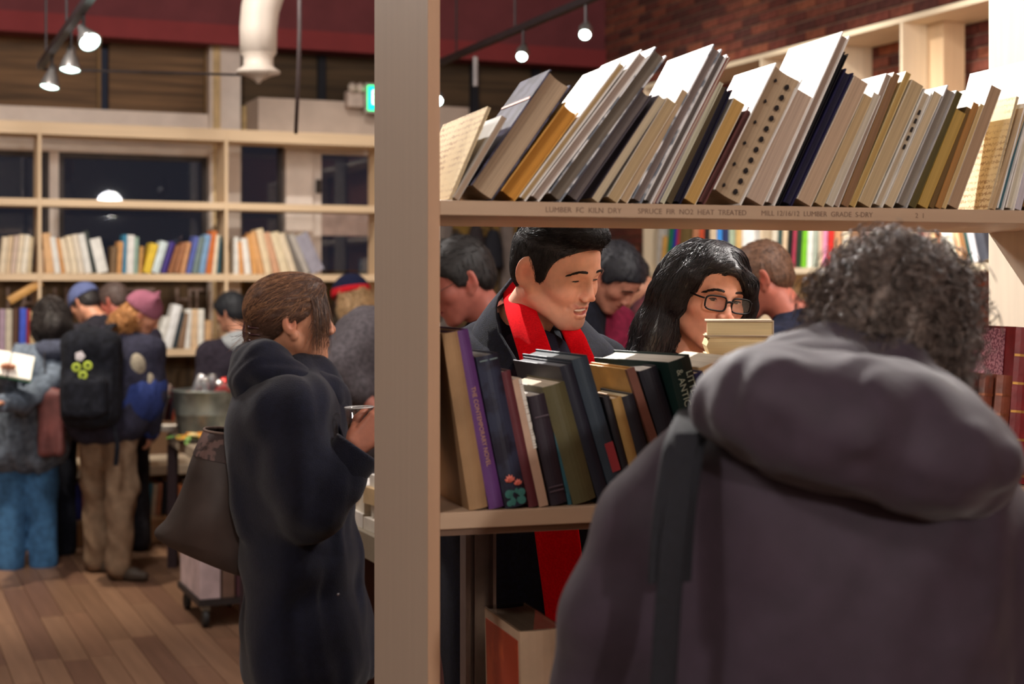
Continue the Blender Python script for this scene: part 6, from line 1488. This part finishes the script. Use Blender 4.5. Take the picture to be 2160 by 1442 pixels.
visitor('ginger-curled visitor in pink eared hat, navy jacket and khaki trousers, wearing a backpack', bx_(225, 8.85), 1.72, -14, (302, 662, 8.9, -72, -30, 12), dict(style='curly', col=(176, 122, 70)),
        dict(m=dk((46, 46, 62))), dict(m=cloth((130, 108, 88), .6, .12, 22), g=.014, fold=.014), hem=.95, topkw=dict(g=.05, sl=.07), arms={'R': (Wn(322, 830, 8.85), Wn(318, 905, 8.98)), 'L': (Wn(165, 830, 9.1), Wn(200, 830, 9.3))}, spec=spec_pink, fem=True, hs=.97,
        feet=[(W(204, 612, 9.0).x, 9.0), (W(252, 612, 8.74).x, 8.74)], shoe=(64, 54, 46), shoe_f=(.95, -.3, 0), them=.085)
bp = empty('backpack', W(192, 800, 8.58), (0, 0, R(2))); tag(bp, 'bulging black backpack with a lime green badge', 'backpack')
bkm = cloth((28, 30, 38), .4, .3, 30)
V, Q = Sdf().box((0, .02, 0), (.16, .12, .27), .08).ell((0, -.05, -.10), (.15, .13, .15), k=.05).ell((0, .0, .2), (.13, .11, .09), k=.05).mesh(.009, folds(.009, 18, 6)); link('pack_body', mesh_np('pack_body', V, Q, True), bkm, bp)
V, Q = Sdf().box((0, -.125, -.09), (.125, .06, .115), .045).mesh(.008, folds(.006, 22, 3)); link('front_pocket', mesh_np('front_pocket', V, Q, True), bkm, bp)
lime = mat('plain', (176, 196, 70), .5)
for x, z in ((-.040, .075), (.022, .085), (-.004, .032)):
    MB().lathe([(.010, -.004), (.024, -.004), (.026, .004), (.022, .008), (.010, .004)], 18, Matrix.Translation((x, -.165+.0*z, z)) @ Matrix.Rotation(R(90), 4, 'X')).build('badge_ring', lime, bp, smooth=True)
MB().lathe([(0, 0), (.030, 0), (.028, .008), (0, .010)], 5, Matrix.Translation((-.03, -.128, .135)) @ Matrix.Rotation(R(90), 4, 'X')).build('white_patch', mat('plain', (206, 200, 206), .6), bp)
for x in (-.09, .09):
    V, Q = ribbon(smooth_path([(x, .12, -.15), (x*1.3, .34, -.02), (x*1.25, .36, .18), (x*.9, .20, .30), (x*.7, .05, .26)], 20), (1, 0, 0), [.028]*20, .008, 8); link('shoulder_strap', mesh_np('shoulder_strap', V, Q, True), bkm, bp)
V, Q = ribbon(smooth_path([(.13, -.02, -.26), (.15, -.02, -.36), (.14, -.02, -.48)], 10), (1, 0, 0), [.014]*10, .003, 6); link('dangling_strap', mesh_np('dangling_strap', V, Q, True), bkm, bp)
# black hair, pale grey hood
def spec_hood(P, J, Rm):
    r, f = J['r'], J['f']; s = Sdf().ell(tuple(J['neck']-f*.045-A3((0, 0, .035))), (.16, .12, .075), k=.03).ell(tuple(J['shc']-f*.07+A3((0, 0, .02))), (.19, .07, .06), k=.05); V, Q = s.mesh(.009, folds(.008, 22, 7)); P.part('hood', V, Q, cloth((168, 172, 174), .3))
visitor('black-haired visitor in a charcoal jacket with a pale grey hood beyond the ice tub', bx_(470, 9.62), 1.66, 30, (486, 660, 9.62, 62, -14, 0), dict(style='short', col=(26, 28, 34), g=.016, top=.008), dict(m=dk((50, 44, 54))), dict(m=dk((34, 34, 40))), topkw=dict(g=.045), spec=spec_hood, sh_w=.215)
# red and navy beanie, blond hair
visitor('blond person in a navy beanie with a red brim beyond the grey sweater', bx_(736, 9.3), 1.72, 40, (738, 628, 9.3, 48, -10, 0), dict(style='long', col=(196, 160, 116), L=.22), dict(m=dk((40, 52, 70))), dict(m=dk((34, 34, 40))), spec=lambda P, J, Rm: beanie(P, (30, 34, 62), (206, 34, 44), None, 'beanie', .034, -.012), fem=True)
# grey sweater, bent over the table
visitor('person in a grey sweater bending over a table, head hidden by the pine panel', bx_(772, 6.1), 1.70, -80, (872, 668, 6.1, -85, -45, 0), dict(style='short', col=(60, 48, 42)), dict(m=cloth((92, 86, 90), .6, .22, 60), name='sweater'), dict(m=dk((36, 38, 50))),
        skin=(196, 128, 112), drop=.02, neckp=(0, -.10, -.16), topkw=dict(g=.05, chest=.15, sl=.075, cuff=.06), arms={'R': (Wn(722, 778, 5.84), Wn(806, 880, 5.78)), 'L': (Wn(760, 800, 6.35), Wn(840, 860, 6.3))}, sh_w=.17, slv=.42)
def spec_gl(P, J, Rm): glasses(P, (40, 36, 36), .024, .015, .0011, -.006, True)
visitor('man with receding dark hair and thin glasses looking down, left of the red scarf', bx_(990, 5.0), 1.80, 110, (968, 592, 4.88, 104, -26, 0), dict(style='short', col=(22, 17, 16), g=.009, eyes=True), dict(m=dk((36, 38, 50))), dict(m=dk((34, 34, 40))), skin=(176, 104, 90), spec=spec_gl, hs=1.06)
def spec_bur(P, J, Rm):
    r, f = J['r'], J['f']; s = Sdf()
    for sd in (1,): s.chain([J['shc']+r*sd*.10-A3((0, 0, .03)), (J['shc']+J['hip'])/2+r*sd*.10], [.165, .17], .06)
    s.cap(J['sR'], J['shc'], .09, .11, .05); V, Q = s.mesh(.011, folds(.006, 16, 7)); P.part('padded_vest', V, Q, dk((26, 28, 38)))
visitor('man with smooth black hair in a burgundy fleece and black vest, head bowed', bx_(1262, 5.45), 1.80, -140, (1296, 584, 5.35, -118, -46, 6), dict(style='short', col=(24, 24, 32), g=.009, eyes=True), dict(m=dk((116, 28, 54), .4), name='fleece'), dict(m=dk((34, 34, 40))), skin=(186, 126, 104), spec=spec_bur, topkw=dict(g=.04),
        arms={'L': (Wn(1395, 900, 5.3), Wn(1380, 1050, 5.15)), 'R': (Wn(1190, 900, 5.3), Wn(1230, 1050, 5.15))})
visitor('person in a dark plaid coat leaning behind the man in burgundy', bx_(1352, 6.1), 1.72, 70, (1316, 592, 6.1, 78, -50, 0), dict(style='short', col=(24, 22, 28), g=.012), dict(m=mat('plaid', (92, 44, 48), .9, 16, .3, .2, 'z', 0, .2, 0, False, (28, 26, 36)), name='plaid_coat'), dict(m=dk((34, 34, 40))), topkw=dict(g=.04), drop=.05)
visitor('man with cropped ginger-brown hair seen from behind, right of the woman in glasses', bx_(1600, 5.0), 1.80, 60, (1606, 588, 4.98, 74, -24, 0), dict(style='short', col=(108, 76, 56), g=.006), dict(m=dk((38, 42, 60))), dict(m=dk((34, 34, 40))), skin=(196, 116, 96))
